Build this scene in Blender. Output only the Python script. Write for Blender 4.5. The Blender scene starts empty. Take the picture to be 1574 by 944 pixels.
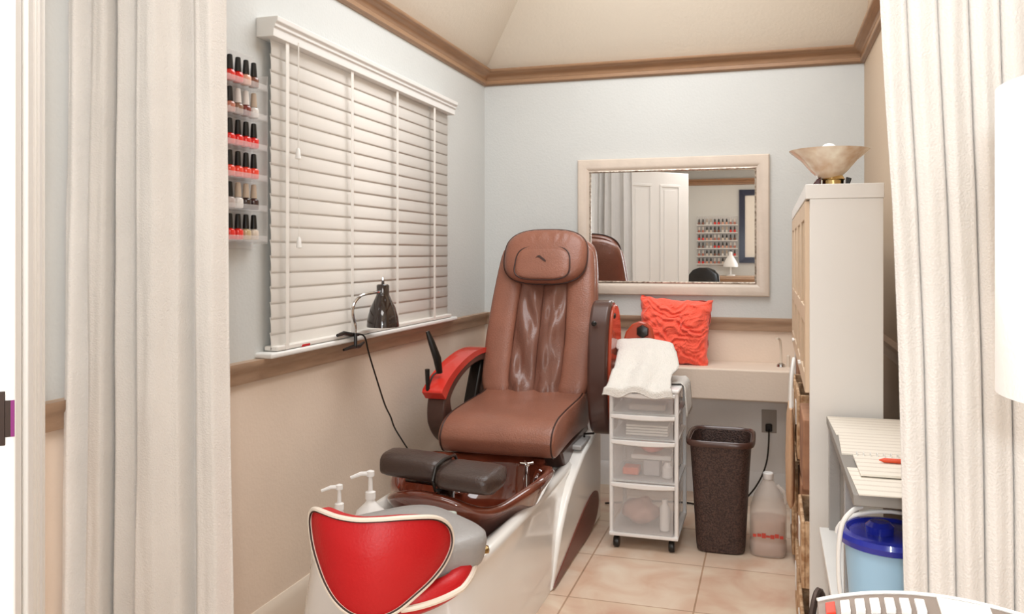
import bpy, bmesh, math, random
from mathutils import Vector, Matrix, noise
random.seed(7)
PI = math.pi
SC = bpy.context.scene
COL = SC.collection

# ------------------------------------------------------------------ camera, world, lights, exposure
FPX = 1292.0; HOR = 390.0; YAW = math.radians(17.1); CAMZ = 1.27
cam_d = bpy.data.cameras.new('camera'); cam = bpy.data.objects.new('camera', cam_d); COL.objects.link(cam)
cam.location = (0, 0, CAMZ); cam.rotation_euler = (PI/2, 0, YAW)
cam_d.sensor_width = 36; cam_d.lens = 36*FPX/1574; cam_d.shift_y = -(472-HOR)/1574; cam_d.clip_start = .05
SC.camera = cam
SC.view_settings.view_transform = 'Standard'; SC.view_settings.look = 'None'
SC.view_settings.gamma = 1; SC.view_settings.use_curve_mapping = False
SC.view_settings.exposure = 0.23
w = bpy.data.worlds.new('world'); SC.world = w; w.use_nodes = True
w.node_tree.nodes['Background'].inputs[0].default_value = (.75, .85, 1, 1)
w.node_tree.nodes['Background'].inputs[1].default_value = .35

def light(name, kind, loc, energy, color, size=.1, size_y=None, rot=(0, 0, 0)):
    l = bpy.data.lights.new(name, kind); l.energy = energy; l.color = color
    if kind == 'AREA':
        l.size = size
        if size_y: l.shape = 'RECTANGLE'; l.size_y = size_y
    else: l.shadow_soft_size = size
    o = bpy.data.objects.new(name, l); o.location = loc; o.rotation_euler = rot; COL.objects.link(o); return o
light('camera_flash', 'POINT', (.02, -.14, 1.385), 23, (.84, .94, 1), .03)
light('alcove_ceiling_lamp', 'AREA', (-.5, 3.1, 2.88), 40, (.93, .97, 1), 1.3, 1.9)
light('front_room_lamp', 'AREA', (-.5, .55, 2.40), 16, (.98, .95, .93), .9, .9)
light('front_room_fill', 'AREA', (.42, -2.7, 1.15), 52, (.96, .98, 1), 1.15, 2.2, (PI/2, 0, .06))  # added frontal fill to brighten the low areas; no window stands there
light('far_room_lamp', 'AREA', (-.9, -2.2, 2.40), 2.5, (1, .9, .8), .5, .5)

# ------------------------------------------------------------------ materials
def lin(c):
    if isinstance(c, str): c = [int(c[i:i+2], 16) for i in (0, 2, 4)]
    return tuple(((x/255)/12.92 if x/255 <= .04045 else ((x/255+.055)/1.055)**2.4) for x in c) + (1,)
def mat(name, c, rough=.5, metal=0., var=0., vscale=6., bump=0., bscale=60., trans=0., coat=0., alpha=1., spec=.5, c2=None, sheen=0., sub=0., ior=1.45, stretch=None, detail=3):
    m = bpy.data.materials.new(name); m.use_nodes = True
    nt = m.node_tree; b = nt.nodes['Principled BSDF']; L = nt.links
    b.inputs['Base Color'].default_value = lin(c); b.inputs['Roughness'].default_value = rough
    b.inputs['Metallic'].default_value = metal; b.inputs['Transmission Weight'].default_value = trans
    b.inputs['Coat Weight'].default_value = coat; b.inputs['Alpha'].default_value = alpha
    b.inputs['Specular IOR Level'].default_value = spec; b.inputs['Sheen Weight'].default_value = sheen
    b.inputs['IOR'].default_value = ior; b.inputs['Coat Roughness'].default_value = .05
    tc = nt.nodes.new('ShaderNodeTexCoord')
    src = tc.outputs['Object']
    if stretch:
        mp = nt.nodes.new('ShaderNodeMapping'); mp.inputs['Scale'].default_value = stretch
        L.new(src, mp.inputs[0]); src = mp.outputs[0]
    if var or c2:
        n = nt.nodes.new('ShaderNodeTexNoise'); n.inputs['Scale'].default_value = vscale; n.inputs['Detail'].default_value = detail
        L.new(src, n.inputs['Vector'])
        r = nt.nodes.new('ShaderNodeValToRGB')
        a = lin(c); d = lin(c2) if c2 else tuple(x*(1-var) for x in a[:3])+(1,)
        r.color_ramp.elements[0].position = .35; r.color_ramp.elements[1].position = .65
        r.color_ramp.elements[0].color = d; r.color_ramp.elements[1].color = a
        L.new(n.outputs[0], r.inputs[0]); L.new(r.outputs[0], b.inputs['Base Color'])
    if bump:
        n2 = nt.nodes.new('ShaderNodeTexNoise'); n2.inputs['Scale'].default_value = bscale; n2.inputs['Detail'].default_value = 2
        L.new(src, n2.inputs['Vector'])
        bp = nt.nodes.new('ShaderNodeBump'); bp.inputs['Strength'].default_value = bump; bp.inputs['Distance'].default_value = .01
        L.new(n2.outputs[0], bp.inputs['Height']); L.new(bp.outputs[0], b.inputs['Normal'])
    return m
M = dict(
 wall=mat('blue_grey_wall_paint', 'cecfcc', .6, bump=.12, bscale=90, var=.03, vscale=2),
 wains=mat('beige_wainscot_paint', 'e8d5c3', .6, bump=.1, bscale=90, var=.06, vscale=3),
 greylow=mat('pale_grey_paint', 'efece9', .6, bump=.1, bscale=90),
 ceil=mat('cream_ceiling_paint', 'e2d8c8', .7, bump=.1, bscale=60),
 wood=mat('taupe_wood_trim', 'b3957c', .4, var=.15, vscale=8, stretch=(1, 1, 8), bump=.08),
 crownwood=mat('brown_crown_wood', 'a27e60', .3, var=.12, vscale=8, stretch=(1, 1, 8), bump=.05),
 base=mat('cream_baseboard', 'dfd0bf', .5),
 white=mat('white_paint', 'eceae6', .45, var=.02),
 slat=mat('white_blind_slat', 'e8e3dc', .5, sub=.1),
 curtain=mat('linen_curtain', 'e6e2dd', .9, bump=.3, bscale=260, var=.04, vscale=9, sheen=.2),
 leather=mat('brown_leather', '93604d', .38, bump=.22, bscale=140, var=.12, vscale=7, coat=.1),
 leather2=mat('taupe_leather_panel', '7c5345', .30, bump=.15, bscale=140, var=.1, vscale=9, coat=.15),
 piping=mat('dark_brown_piping', '3a211a', .5),
 darkbrown=mat('dark_brown_shell', '4a3029', .3, coat=.3),
 darkleather=mat('dark_brown_vinyl', '43342e', .35, bump=.15, bscale=120),
 redgloss=mat('glossy_red_lacquer', 'd8372c', .25, coat=.5),
 copper=mat('copper_brown_lacquer', 'b0452c', .25, coat=.5),
 redvinyl=mat('red_vinyl', 'c4161c', .42, bump=.1, bscale=150, var=.06),
 cream=mat('cream_piping', 'efe2d2', .4),
 black=mat('black_plastic', '17130f', .3),
 chrome=mat('chrome', 'd8d8d8', .12, metal=1),
 gold=mat('brass', 'cdb27a', .25, metal=1),
 tub=mat('white_fibreglass', 'f3f0ea', .18, coat=.6),
 basin=mat('brown_glass_basin', '7a3e2b', .08, coat=1, c2='5a2415', vscale=5),
 inset=mat('reddish_brown_panel', '70392b', .4),
 greyvinyl=mat('grey_vinyl', 'a3a09e', .4, bump=.15, bscale=120),
 binm=mat('speckled_brown_plastic', '57413a', .45, c2='2f201c', vscale=160, detail=1, bump=.5, bscale=160),
 plastic=mat('white_plastic', 'efece9', .35),
 drawer=mat('frosted_clear_plastic', 'f0ecea', .35, alpha=.22),
 acrylic=mat('clear_acrylic', 'f0ecea', .15, alpha=.2),
 jug=mat('translucent_jug_plastic', 'efe4da', .35, alpha=.38),
 liquid=mat('pinkish_liquid', 'dcae9a', .3, alpha=.55),
 towel=mat('white_terry_cloth', 'ebe6de', .95, bump=.7, bscale=220, sheen=.3),
 coral=mat('coral_ruffled_fabric', 'fa6048', .85, bump=.4, bscale=120, sheen=.3),
 tile=None, mirror=mat('mirror_glass', 'f2f2f2', .01, metal=1),
 frame=mat('champagne_mirror_frame', 'd9cabb', .35, var=.06, vscale=12, bump=.1),
 antique=mat('antiqued_silver_lip', '8b7a6b', .35, metal=.6, c2='d8cdbf', vscale=70),
 blueplastic=mat('dark_blue_lid_plastic', '1d2a9e', .25, coat=.4),
 bucket=mat('pale_blue_bucket_plastic', 'a6cde8', .35),
 lamp_shade=mat('white_drum_shade_fabric', 'f6f4f0', .8, bump=.1, bscale=200),
 drum=mat('lit_drum_shade_fabric', 'f6f4f0', .8, bump=.1, bscale=200),
 blackgloss=mat('glossy_black_brown_enamel', '231511', .08, coat=1),
 bin_tan=mat('tan_woven_basket', 'd9b894', .7, c2='a57b56', vscale=40, bump=.5, bscale=70),
 brownpaper=mat('brown_cardboard', 'b08263', .7, c2='845a44', vscale=9),
 paper=mat('white_paper', 'ece6dd', .7),
 orange=mat('orange_red_plastic', 'e2532f', .4),
 alabaster=mat('alabaster_glass', 'efe4d0', .2, c2='cdab8d', vscale=14, coat=.6),
 darkred=mat('dark_red_glass', '4a1512', .15, coat=.6),
 terminal=mat('taupe_grey_plastic', '85776d', .4),
 keym=mat('pale_key_plastic', 'ece6e2', .4),
 screen=mat('dark_display', '39332f', .15),
 navy=mat('navy_picture_frame', '1f2038', .3),
 glass=mat('window_glass', 'ffffff', .02, trans=1.0),
 steel=mat('brushed_steel', 'a8a49e', .35, metal=.9),
 bronze=mat('dark_bronze_plate', '3b2f2a', .35, metal=.6),
 purple=mat('purple_lip', '7a2668', .4, metal=.3),
 deskgrey=mat('grey_desk_edge', '8b8680', .5),
)
# floor tile material: square beige stone tiles, thin grout
def tile_mat():
    m = bpy.data.materials.new('beige_stone_tile'); m.use_nodes = True
    nt = m.node_tree; b = nt.nodes['Principled BSDF']; L = nt.links
    tc = nt.nodes.new('ShaderNodeTexCoord'); mp = nt.nodes.new('ShaderNodeMapping')
    mp.inputs['Location'].default_value = (.264-.003, -.30, 0)
    br = nt.nodes.new('ShaderNodeTexBrick'); br.offset = 0; br.squash = 1
    br.inputs['Scale'].default_value = 1; br.inputs['Brick Width'].default_value = .456; br.inputs['Row Height'].default_value = .456
    br.inputs['Mortar Size'].default_value = .004; br.inputs['Mortar Smooth'].default_value = .3
    br.inputs['Color1'].default_value = lin('dfc6b1'); br.inputs['Color2'].default_value = lin('d8bba4'); br.inputs['Mortar'].default_value = lin('b3937a')
    n = nt.nodes.new('ShaderNodeTexNoise'); n.inputs['Scale'].default_value = 5; n.inputs['Detail'].default_value = 6; n.inputs['Distortion'].default_value = .8
    mx = nt.nodes.new('ShaderNodeMix'); mx.data_type = 'RGBA'; mx.blend_type = 'OVERLAY'
    r = nt.nodes.new('ShaderNodeValToRGB'); r.color_ramp.elements[0].position = .3; r.color_ramp.elements[1].position = .7
    r.color_ramp.elements[0].color = (.38, .36, .34, 1); r.color_ramp.elements[1].color = (.66, .66, .66, 1)
    L.new(tc.outputs['Object'], mp.inputs[0]); L.new(mp.outputs[0], br.inputs['Vector']); L.new(tc.outputs['Object'], n.inputs['Vector'])
    L.new(n.outputs[0], r.inputs[0]); mx.inputs[0].default_value = .85
    L.new(br.outputs[0], mx.inputs[6]); L.new(r.outputs[0], mx.inputs[7]); L.new(mx.outputs[2], b.inputs['Base Color'])
    b.inputs['Roughness'].default_value = .33
    return m
M['tile'] = tile_mat()
_b = M['drum'].node_tree.nodes['Principled BSDF']; _b.inputs['Emission Color'].default_value = (1, .97, .93, 1); _b.inputs['Emission Strength'].default_value = .38
def lined_mat(name, c, c2, scale, axis):
    m = bpy.data.materials.new(name); m.use_nodes = True
    nt = m.node_tree; b = nt.nodes['Principled BSDF']; L = nt.links
    tc = nt.nodes.new('ShaderNodeTexCoord'); wv = nt.nodes.new('ShaderNodeTexWave'); wv.bands_direction = axis
    wv.inputs['Scale'].default_value = scale; wv.inputs['Distortion'].default_value = 0.6; wv.inputs['Detail Scale'].default_value = 30
    r = nt.nodes.new('ShaderNodeValToRGB'); r.color_ramp.elements[0].position = .0; r.color_ramp.elements[1].position = .3
    r.color_ramp.elements[0].color = lin(c2); r.color_ramp.elements[1].color = lin(c)
    L.new(tc.outputs['Object'], wv.inputs[0]); L.new(wv.outputs[0], r.inputs[0]); L.new(r.outputs[0], b.inputs['Base Color'])
    b.inputs['Roughness'].default_value = .7; return m
M['printed'] = lined_mat('printed_paper', 'ebe4d8', 'd8cfc2', 9, 'Y')

# ------------------------------------------------------------------ mesh helpers
class MB:
    def __init__(s): s.v = []; s.f = []; s.m = []
    def add(s, vs, fs, mi=0):
        o = len(s.v); s.v += [Vector(p) for p in vs]
        for f in fs: s.f.append([i+o for i in f]); s.m.append(mi)
        return s
    def box(s, x0, x1, y0, y1, z0, z1, mi=0):
        vs = [(x, y, z) for z in (z0, z1) for y in (y0, y1) for x in (x0, x1)]
        return s.add(vs, [(0, 2, 3, 1), (4, 5, 7, 6), (0, 1, 5, 4), (2, 6, 7, 3), (0, 4, 6, 2), (1, 3, 7, 5)], mi)
    def loft(s, rings, cap=True, closed=True, mi=0, cyc=False):
        n = len(rings[0]); vs = [p for r in rings for p in r]; fs = []
        R = len(rings)
        for i in range(R if cyc else R-1):
            j = (i+1) % R
            for k in range(n if closed else n-1):
                k2 = (k+1) % n
                fs.append((i*n+k, i*n+k2, j*n+k2, j*n+k))
        if cap and closed and not cyc:
            fs.append(tuple(range(n-1, -1, -1))); fs.append(tuple((R-1)*n+k for k in range(n)))
        return s.add(vs, fs, mi)
    def tube(s, pts, r, n=10, mi=0, cyc=False):
        pts = [Vector(p) for p in pts]; rings = []; P = len(pts)
        t0 = (pts[1]-pts[0]).normalized(); up = Vector((0, 0, 1)) if abs(t0.z) < .9 else Vector((0, 1, 0))
        nrm = (up - t0*up.dot(t0)).normalized()
        for i, p in enumerate(pts):
            a = pts[(i-1) % P] if (cyc or i) else p; b = pts[(i+1) % P] if (cyc or i < P-1) else p
            t = (b-a).normalized(); nrm = (nrm - t*nrm.dot(t)).normalized(); bn = t.cross(nrm)
            rr = r[i] if isinstance(r, (list, tuple)) else r
            rings.append([p + (nrm*math.cos(2*PI*k/n)+bn*math.sin(2*PI*k/n))*rr for k in range(n)])
        return s.loft(rings, mi=mi, cyc=cyc)
    def lathe(s, prof, c=(0, 0, 0), n=24, mi=0, cap=True, axis='z'):
        rings = []
        for r, z in prof:
            ring = []
            for k in range(n):
                a = 2*PI*k/n; x, y = math.cos(a)*r, math.sin(a)*r
                q = {'z': (x, y, z), 'x': (z, x, y), 'y': (y, z, x)}[axis]
                ring.append((c[0]+q[0], c[1]+q[1], c[2]+q[2]))
            rings.append(ring)
        return s.loft(rings, cap=cap, mi=mi)
    def prism(s, poly, a0, a1, axis='x', mi=0):     # poly in the plane perpendicular to axis
        def P(p, a): return {'x': (a, p[0], p[1]), 'y': (p[0], a, p[1]), 'z': (p[0], p[1], a)}[axis]
        return s.loft([[P(p, a0) for p in poly], [P(p, a1) for p in poly]], mi=mi)
    def grid(s, fn, nu, nv, mi=0):
        vs = [fn(i/nu, j/nv) for j in range(nv+1) for i in range(nu+1)]
        fs = [(j*(nu+1)+i, j*(nu+1)+i+1, (j+1)*(nu+1)+i+1, (j+1)*(nu+1)+i) for j in range(nv) for i in range(nu)]
        return s.add(vs, fs, mi)
ORG = {}
def obj(name, mb, m, parent=None, smooth=35, bevel=0, seg=2, sub=0, solid=0, origin=None, soff=-1):
    me = bpy.data.meshes.new(name)
    if parent is not None: og = ORG[parent.name]
    elif origin: og = Vector(origin)
    else:
        xs = [p.x for p in mb.v]; ys = [p.y for p in mb.v]; zs = [p.z for p in mb.v]
        og = Vector(((min(xs)+max(xs))/2, (min(ys)+max(ys))/2, min(zs)))
    me.from_pydata([tuple(p-og) for p in mb.v], [], mb.f)
    ms = m if isinstance(m, (list, tuple)) else [m]
    for k in ms: me.materials.append(k)
    for p, i in zip(me.polygons, mb.m): p.material_index = i
    bm = bmesh.new(); bm.from_mesh(me); bmesh.ops.recalc_face_normals(bm, faces=bm.faces); bm.to_mesh(me); bm.free()
    if smooth:
        me.shade_smooth(); me.set_sharp_from_angle(angle=math.radians(smooth))
    o = bpy.data.objects.new(name, me); COL.objects.link(o)
    if parent is not None: o.parent = parent
    else: o.location = og
    ORG[o.name] = og
    if solid:
        md = o.modifiers.new('solid', 'SOLIDIFY'); md.thickness = solid; md.offset = soff
    if bevel:
        md = o.modifiers.new('bevel', 'BEVEL'); md.width = bevel; md.segments = seg; md.limit_method = 'ANGLE'; md.angle_limit = math.radians(40)
    if sub:
        md = o.modifiers.new('sub', 'SUBSURF'); md.levels = sub; md.render_levels = sub
    return o
def tag(o, label, cat, group=None):
    o['label'] = label; o['category'] = cat
    if group: o['group'] = group
    return o
def thing(name, label, cat, loc, group=None):
    o = bpy.data.objects.new(name, None); COL.objects.link(o); o.location = loc; ORG[o.name] = Vector(loc)
    o.empty_display_size = .05
    return tag(o, label, cat, group)
def struct(name, mb, m, parent=None, **k):
    o = obj(name, mb, m, parent, **k)
    if parent is None: o['kind'] = 'structure'
    return o
def dup(root, loc, label, group=None):
    r = root.copy(); COL.objects.link(r); r.location = loc; r['label'] = label
    if group: r['group'] = group
    ORG[r.name] = Vector(loc)
    for ch in list(root.children):
        c = ch.copy(); COL.objects.link(c); c.parent = r
        for g in list(ch.children):
            d = g.copy(); COL.objects.link(d); d.parent = c
    return r
def sell(n, a, b, e=2.0):      # superellipse loop
    out = []
    for k in range(n):
        t = 2*PI*k/n; c, s_ = math.cos(t), math.sin(t)
        out.append((a*math.copysign(abs(c)**(2/e), c), b*math.copysign(abs(s_)**(2/e), s_)))
    return out
def sm(pts, x):                # smooth interpolation through (x, y) points
    if x <= pts[0][0]: return pts[0][1]
    for (a, p), (b, q) in zip(pts, pts[1:]):
        if x <= b:
            t = (x-a)/(b-a); t = t*t*(3-2*t); return p+(q-p)*t
    return pts[-1][1]
def ln(pts, x):
    if x <= pts[0][0]: return pts[0][1]
    for (a, p), (b, q) in zip(pts, pts[1:]):
        if x <= b: return p+(q-p)*(x-a)/(b-a)
    return pts[-1][1]
def cr(pts, n=6, cyc=False):   # catmull-rom through points
    pts = [Vector(p) for p in pts]; out = []; P = len(pts)
    for i in range(P if cyc else P-1):
        g = lambda j: pts[j % P] if cyc else pts[max(0, min(P-1, j))]
        p0, p1, p2, p3 = g(i-1), g(i), g(i+1), g(i+2)
        for k in range(n):
            t = k/n
            out.append(.5*((2*p1)+(-p0+p2)*t+(2*p0-5*p1+4*p2-p3)*t*t+(-p0+3*p1-3*p2+p3)*t**3))
    if not cyc: out.append(pts[-1])
    return out

# ------------------------------------------------------------------ room shell
XL, XR, YB, XP, YP, YF = -1.577, .453, 4.59, 1.8, 1.62, -3.0   # left, alcove right, back, front-room right, partition, front
RZ = .87                                                       # bottom of chair rail
WY0, WY1, WZ0, WZ1 = 2.42, 3.88, .95, 1.99                     # window opening
b = MB(); t = .14
for (z0, z1, mi) in ((0, RZ, 1), (RZ, WZ0, 0)): b.box(XL-t, XL, YF-.1, YB+t, z0, z1, mi)
b.box(XL-t, XL, YF-.1, WY0, WZ0, WZ1); b.box(XL-t, XL, WY1, YB+t, WZ0, WZ1); b.box(XL-t, XL, YF-.1, YB+t, WZ1, 2.46)
struct('wall_left', b, [M['wall'], M['wains']], smooth=0)
b = MB()
b.box(XL, XP, YB, YB+t, 0, .62, 2); b.box(XL, XP, YB, YB+t, .62, RZ, 1); b.box(XL, XP, YB, YB+t, RZ, 2.46, 0)
struct('wall_back', b, [M['wall'], M['wains'], M['greylow']], smooth=0)
b = MB()
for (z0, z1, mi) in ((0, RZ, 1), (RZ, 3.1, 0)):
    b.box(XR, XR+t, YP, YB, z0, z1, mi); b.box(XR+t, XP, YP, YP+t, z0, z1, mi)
struct('wall_right', b, [mat('shade_tan_wall', 'bda78f', .6, bump=.1, bscale=90), M['wains']], smooth=0)  # tan colour stands in for shade on the right wall
b = MB()
for (z0, z1, mi) in ((0, RZ, 1), (RZ, 2.46, 0)): b.box(XP, XP+t, YF-.1, YP+t, z0, z1, mi)
struct('wall_side', b, [M['wall'], M['wains']], smooth=0)
b = MB()
for (z0, z1, mi) in ((0, RZ, 1), (RZ, 2.46, 0)): b.box(XL-t, XP+t, YF-t, YF, z0, z1, mi)
struct('wall_front', b, [M['wall'], M['wains']], smooth=0)
b = MB().box(XL-.2, XP+.2, YF-.2, YB+.2, -.1, 0)
struct('floor', b, M['tile'], smooth=0, origin=(0, 0, 0))
# ceiling: flat over the front room, vaulted over the alcove (slopes up from the left and back walls)
zc, zt = 2.318, 3.0; s48 = .63
b = MB()
b.box(XL-t, XP+t, YF-.1, YP-.08, 2.44, 2.52)
b.box(XL-t, XR+t, YP-.08, YP, 2.44, 3.1)
b.add([(XL, YP-.08, zc), (XL, YB, zc), (XL+s48, YB-s48, zt), (XL+s48, YP-.08, zt)], [(0, 1, 2, 3)])
b.add([(XL, YB, zc), (XR+.01, YB, zc), (XR+.01, YB-s48, zt), (XL+s48, YB-s48, zt)], [(0, 1, 2, 3)])
b.add([(XL+s48, YP-.08, zt), (XR+.01, YP-.08, zt), (XR+.01, YB-s48, zt), (XL+s48, YB-s48, zt)], [(0, 1, 2, 3)])
b.box(XL-t, XR+t, YP-.08, YB+t, 3.06, 3.1)
b.box(XL-t, XL-.02, YP-.08, YB+t, 2.44, 3.08); b.box(XL-t, XR+t, YB+.02, YB+t, 2.44, 3.08)
struct('ceiling', b, M['ceil'], smooth=0)

def sweep(path, prof, side=1, closed=False):    # prof: (out, z) ; path: plan polyline; mitred
    P = [Vector((p[0], p[1])) for p in path]; rings = []
    for i, p in enumerate(P):
        d0 = (P[i]-P[i-1]).normalized() if i else (P[1]-P[0]).normalized()
        d1 = (P[i+1]-P[i]).normalized() if i < len(P)-1 else d0
        n0 = Vector((d0.y, -d0.x))*side; n1 = Vector((d1.y, -d1.x))*side
        mvec = (n0+n1); mvec = mvec/(mvec.length_squared)*2
        rings.append([(p.x+mvec.x*o, p.y+mvec.y*o, z) for o, z in prof])
    return MB().loft(rings)
loop = [(XP, YF), (XL, YF), (XL, YB), (XR, YB), (XR, YP), (XP, YP)]
crown = [(-.004, 2.234), (.008, 2.234), (.015, 2.239), (.020, 2.243), (.020, 2.260), (.013, 2.265), (.016, 2.275), (.025, 2.286), (.038, 2.293), (.041, 2.299), (.050, 2.303), (.056, 2.312), (.056, 2.32), (-.004, 2.32)]
struct('trim_1', sweep(loop, crown), M['crownwood'], smooth=50)
rail = [(-.004, .866), (.016, .866), (.02, .876), (.02, .90), (.028, .908), (.034, .918), (.034, .934), (-.004, .934)]
struct('trim_2', sweep(loop, rail), M['wood'], smooth=50)
bb = [(-.004, 0), (.016, 0), (.016, .095), (.01, .115), (.004, .126), (-.004, .126)]
struct('baseboard_left', sweep([(XL, YF), (XL, YB)], bb), M['base'], smooth=30)
struct('baseboard_back', sweep([(XL, YB), (XR, YB)], bb), M['greylow'], smooth=30)
struct('baseboard_front', sweep([(XP, YF), (XL, YF)], bb), M['base'], smooth=30)

# ledge boxed out from the back wall under the chair rail
b = MB().box(-.74, XR, 4.28, YB, .545, .70)
struct('trim_3', b, M['wains'], bevel=.008)

# ------------------------------------------------------------------ window and blind
wt = thing('window_1', '', 'window', (XL-.05, 3.21, WZ0))
del wt['label']; del wt['category']; wt['kind'] = 'structure'
b = MB(); b.box(XL-.12, XL-.06, WY0, WY0+.05, WZ0, WZ1).box(XL-.12, XL-.06, WY1-.05, WY1, WZ0, WZ1)
b.box(XL-.12, XL-.06, WY0+.05, WY1-.05, WZ0, WZ0+.05).box(XL-.12, XL-.06, WY0+.05, WY1-.05, WZ1-.05, WZ1).box(XL-.11, XL-.07, WY0+.05, WY1-.05, 1.45, 1.49)
obj('window_frame', b, M['white'], wt, bevel=.003)
obj('pane', MB().box(XL-.095, XL-.09, WY0+.05, WY1-.05, WZ0+.05, WZ1-.05), M['glass'], wt, smooth=0)
b = MB().box(XL-.06, XL+.062, 2.33, 3.99, .934, .952)
obj('window_sill', b, M['white'], wt, bevel=.006)
obj('window_casing', MB().box(XL+.0005, XL+.02, 3.93, 3.955, .952, 1.962), M['white'], wt, bevel=.002)

bt = thing('window_blind', 'closed white horizontal blind with a valance on the left wall window', 'window blind', (XL+.04, 3.2, .95))
b = MB(); prof = [(XL, 1.965), (XL+.062, 1.965), (XL+.064, 1.992), (XL+.07, 1.996), (XL+.07, 2.005), (XL+.078, 2.012), (XL+.08, 2.028), (XL, 2.028)]
b.prism([(p[0], p[1]) for p in prof], 2.335, 3.95, 'y')
obj('valance', b, M['white'], bt, smooth=30, bevel=.002)
b = MB(); NS = 20; xs = XL+.03; z0s, z1s = .985, 1.955
for i in range(NS):
    zc_ = z0s + (z1s-z0s)*i/(NS-1)*.985
    ring0 = []; ring1 = []
    ang = math.radians(86)
    for k in range(9):
        q = (k/8-.5)*.058; cv = .0022*(1-(2*q/.057)**2)
        x = xs + q*math.cos(ang)*-1 + cv*math.sin(ang); z = zc_ + q*math.sin(ang) + cv*math.cos(ang)
        ring0.append((x, 2.372, z)); ring1.append((x, 3.925, z))
    b.loft([ring0, ring1], closed=False, cap=False)
obj('slats', b, M['slat'], bt, smooth=60, solid=.0025)
obj('bottom_rail', MB().box(xs-.025, xs+.025, 2.372, 3.925, .954, .970), M['slat'], bt, bevel=.004)
for y in (2.43, 2.88, 3.285, 3.70):
    b = MB().box(xs+.0245, xs+.026, y-.010, y+.010, .955, 1.965)
    obj('ladder_tape', b, M['slat'], bt, smooth=0)
for y, z in ((2.455, 1.585), (2.46, 1.29)):
    b = MB().tube([(xs+.05, y, 1.97), (xs+.05, y, z+.03)], .0012, 6)
    c = obj('lift_cord', b, M['slat'], bt)
    obj('tassel', MB().lathe([(.003, .035), (.006, .03), (.009, .008), (.010, 0), (.002, -.002)], (xs+.05, y, z), 12), M['white'], c)
b = MB().box(XL+.04, XL+.056, 2.52, 2.575, .9525, .962)
tag(obj('hair_clip', b, M['redvinyl'], bevel=.003), 'tiny red plastic clip lying on the left end of the window sill', 'clip')

# ------------------------------------------------------------------ open door at the left edge
dA, dB = Vector((-.775, .706, 0)), Vector((-1.345, 1.287, 0))
dd = (dB-dA).normalized(); dn = Vector((dd.y, -dd.x, 0))      # dn points to +x side (towards the alcove)
if dn.x < 0: dn = -dn
def D(s_, w_, z): return dA + dd*s_ + dn*w_ + Vector((0, 0, z))
DL = (dB-dA).length
dt = thing('door', 'white panelled door standing open at the left edge, seen nearly edge-on', 'door', tuple(dA))
def dbox(mb, s0, s1, w0, w1, z0, z1, mi=0):
    vs = [D(s_, w_, z) for z in (z0, z1) for w_ in (w0, w1) for s_ in (s0, s1)]
    mb.add(vs, [(0, 2, 3, 1), (4, 5, 7, 6), (0, 1, 5, 4), (2, 6, 7, 3), (0, 4, 6, 2), (1, 3, 7, 5)], mi)
b = MB(); dbox(b, 0, DL, -.044, 0, .006, 2.06)
obj('door_leaf', b, M['white'], dt, bevel=.003)
cols = [(.11, DL/2-.05), (DL/2+.05, DL-.11)]; rows = [(.22, 1.94)]
for s0, s1 in cols:
    for z0, z1 in rows:
        for (w0, sg) in ((0, 1), (-.044, -1)):
            b = MB()
            for k, (a0, a1, h) in enumerate(((0, .022, .007), (.05, None, .004))):
                if a1:
                    for (p0, p1, q0, q1) in ((s0, s1, z0, z0+a1), (s0, s1, z1-a1, z1), (s0, s0+a1, z0+a1, z1-a1), (s1-a1, s1, z0+a1, z1-a1)):
                        dbox(b, p0, p1, w0, w0+sg*h, q0, q1)
                else: dbox(b, s0+a0, s1-a0, w0, w0+sg*h, z0+a0, z1-a0)
            obj('door_panel', b, M['white'], dt, bevel=.002)
b = MB()
def edge(mb, w0, w1, z0, z1, th): 
    dbox(mb, -th, 0.0005, w0, w1, z0, z1)
edge(b, -.040, -.0095, 1.065, 1.123, .0018)
lp = obj('latch_plate', b, M['bronze'], dt, bevel=.0008)
b = MB(); edge(b, -.0095, -.0045, 1.074, 1.113, .0018); obj('plate_lip', b, M['bronze'], lp)
b = MB(); edge(b, -.0045, -.0008, 1.074, 1.113, .0018); obj('plate_edge', b, M['purple'], lp)
c0 = D(-.004, -.027, 1.095)
b = MB(); dbox(b, -.011, -.001, -.034, -.018, 1.086, 1.104); obj('latch_bolt', b, M['chrome'], lp, bevel=.003)

# ------------------------------------------------------------------ curtains
def curtain(name, label, A, B, prof, z0, z1, flare, nu=140, nv=60, group=None, wob=.004, edge_fn=None):
    A = Vector(A); B = Vector(B); d = (B-A); n = Vector((d.y, -d.x, 0)).normalized()
    if n.y > 0: n = -n                     # towards the camera side
    def fn(u, v):
        z = z0+(z1-z0)*v
        k = 1+flare*(1-v)
        uu = (u-.5)*k+.5
        if edge_fn: uu = edge_fn(u, v)
        off = sm(prof, u)*(1+.35*(1-v)) + wob*noise.noise(Vector((u*9, z*2.2, 3)))*2 + wob*noise.noise(Vector((u*30, z*7, 8)))*.5
        uu += .012*noise.noise(Vector((u*3, z*1.3, 5)))
        p = A + d*uu + n*off
        return (p.x, p.y, z)
    o = obj(name, MB().grid(fn, nu, nv), M['curtain'], smooth=80, solid=.003, soff=0)
    tag(o, label, 'curtain', group); return o
profL = [(0, 0), (.06, .02), (.13, -.005), (.2, .028), (.27, .03), (.305, -.03), (.33, .012), (.42, .006), (.48, -.02), (.505, .045), (.6, .05), (.72, .03), (.78, -.006), (.84, .028), (.93, .034), (1, .0)]
curtain('curtain', 'cream linen curtain gathered against the left wall beside the door', (-1.54, 1.55, 0), (-1.19, 1.64, 0), profL, .012, 2.17, .13)
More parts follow.
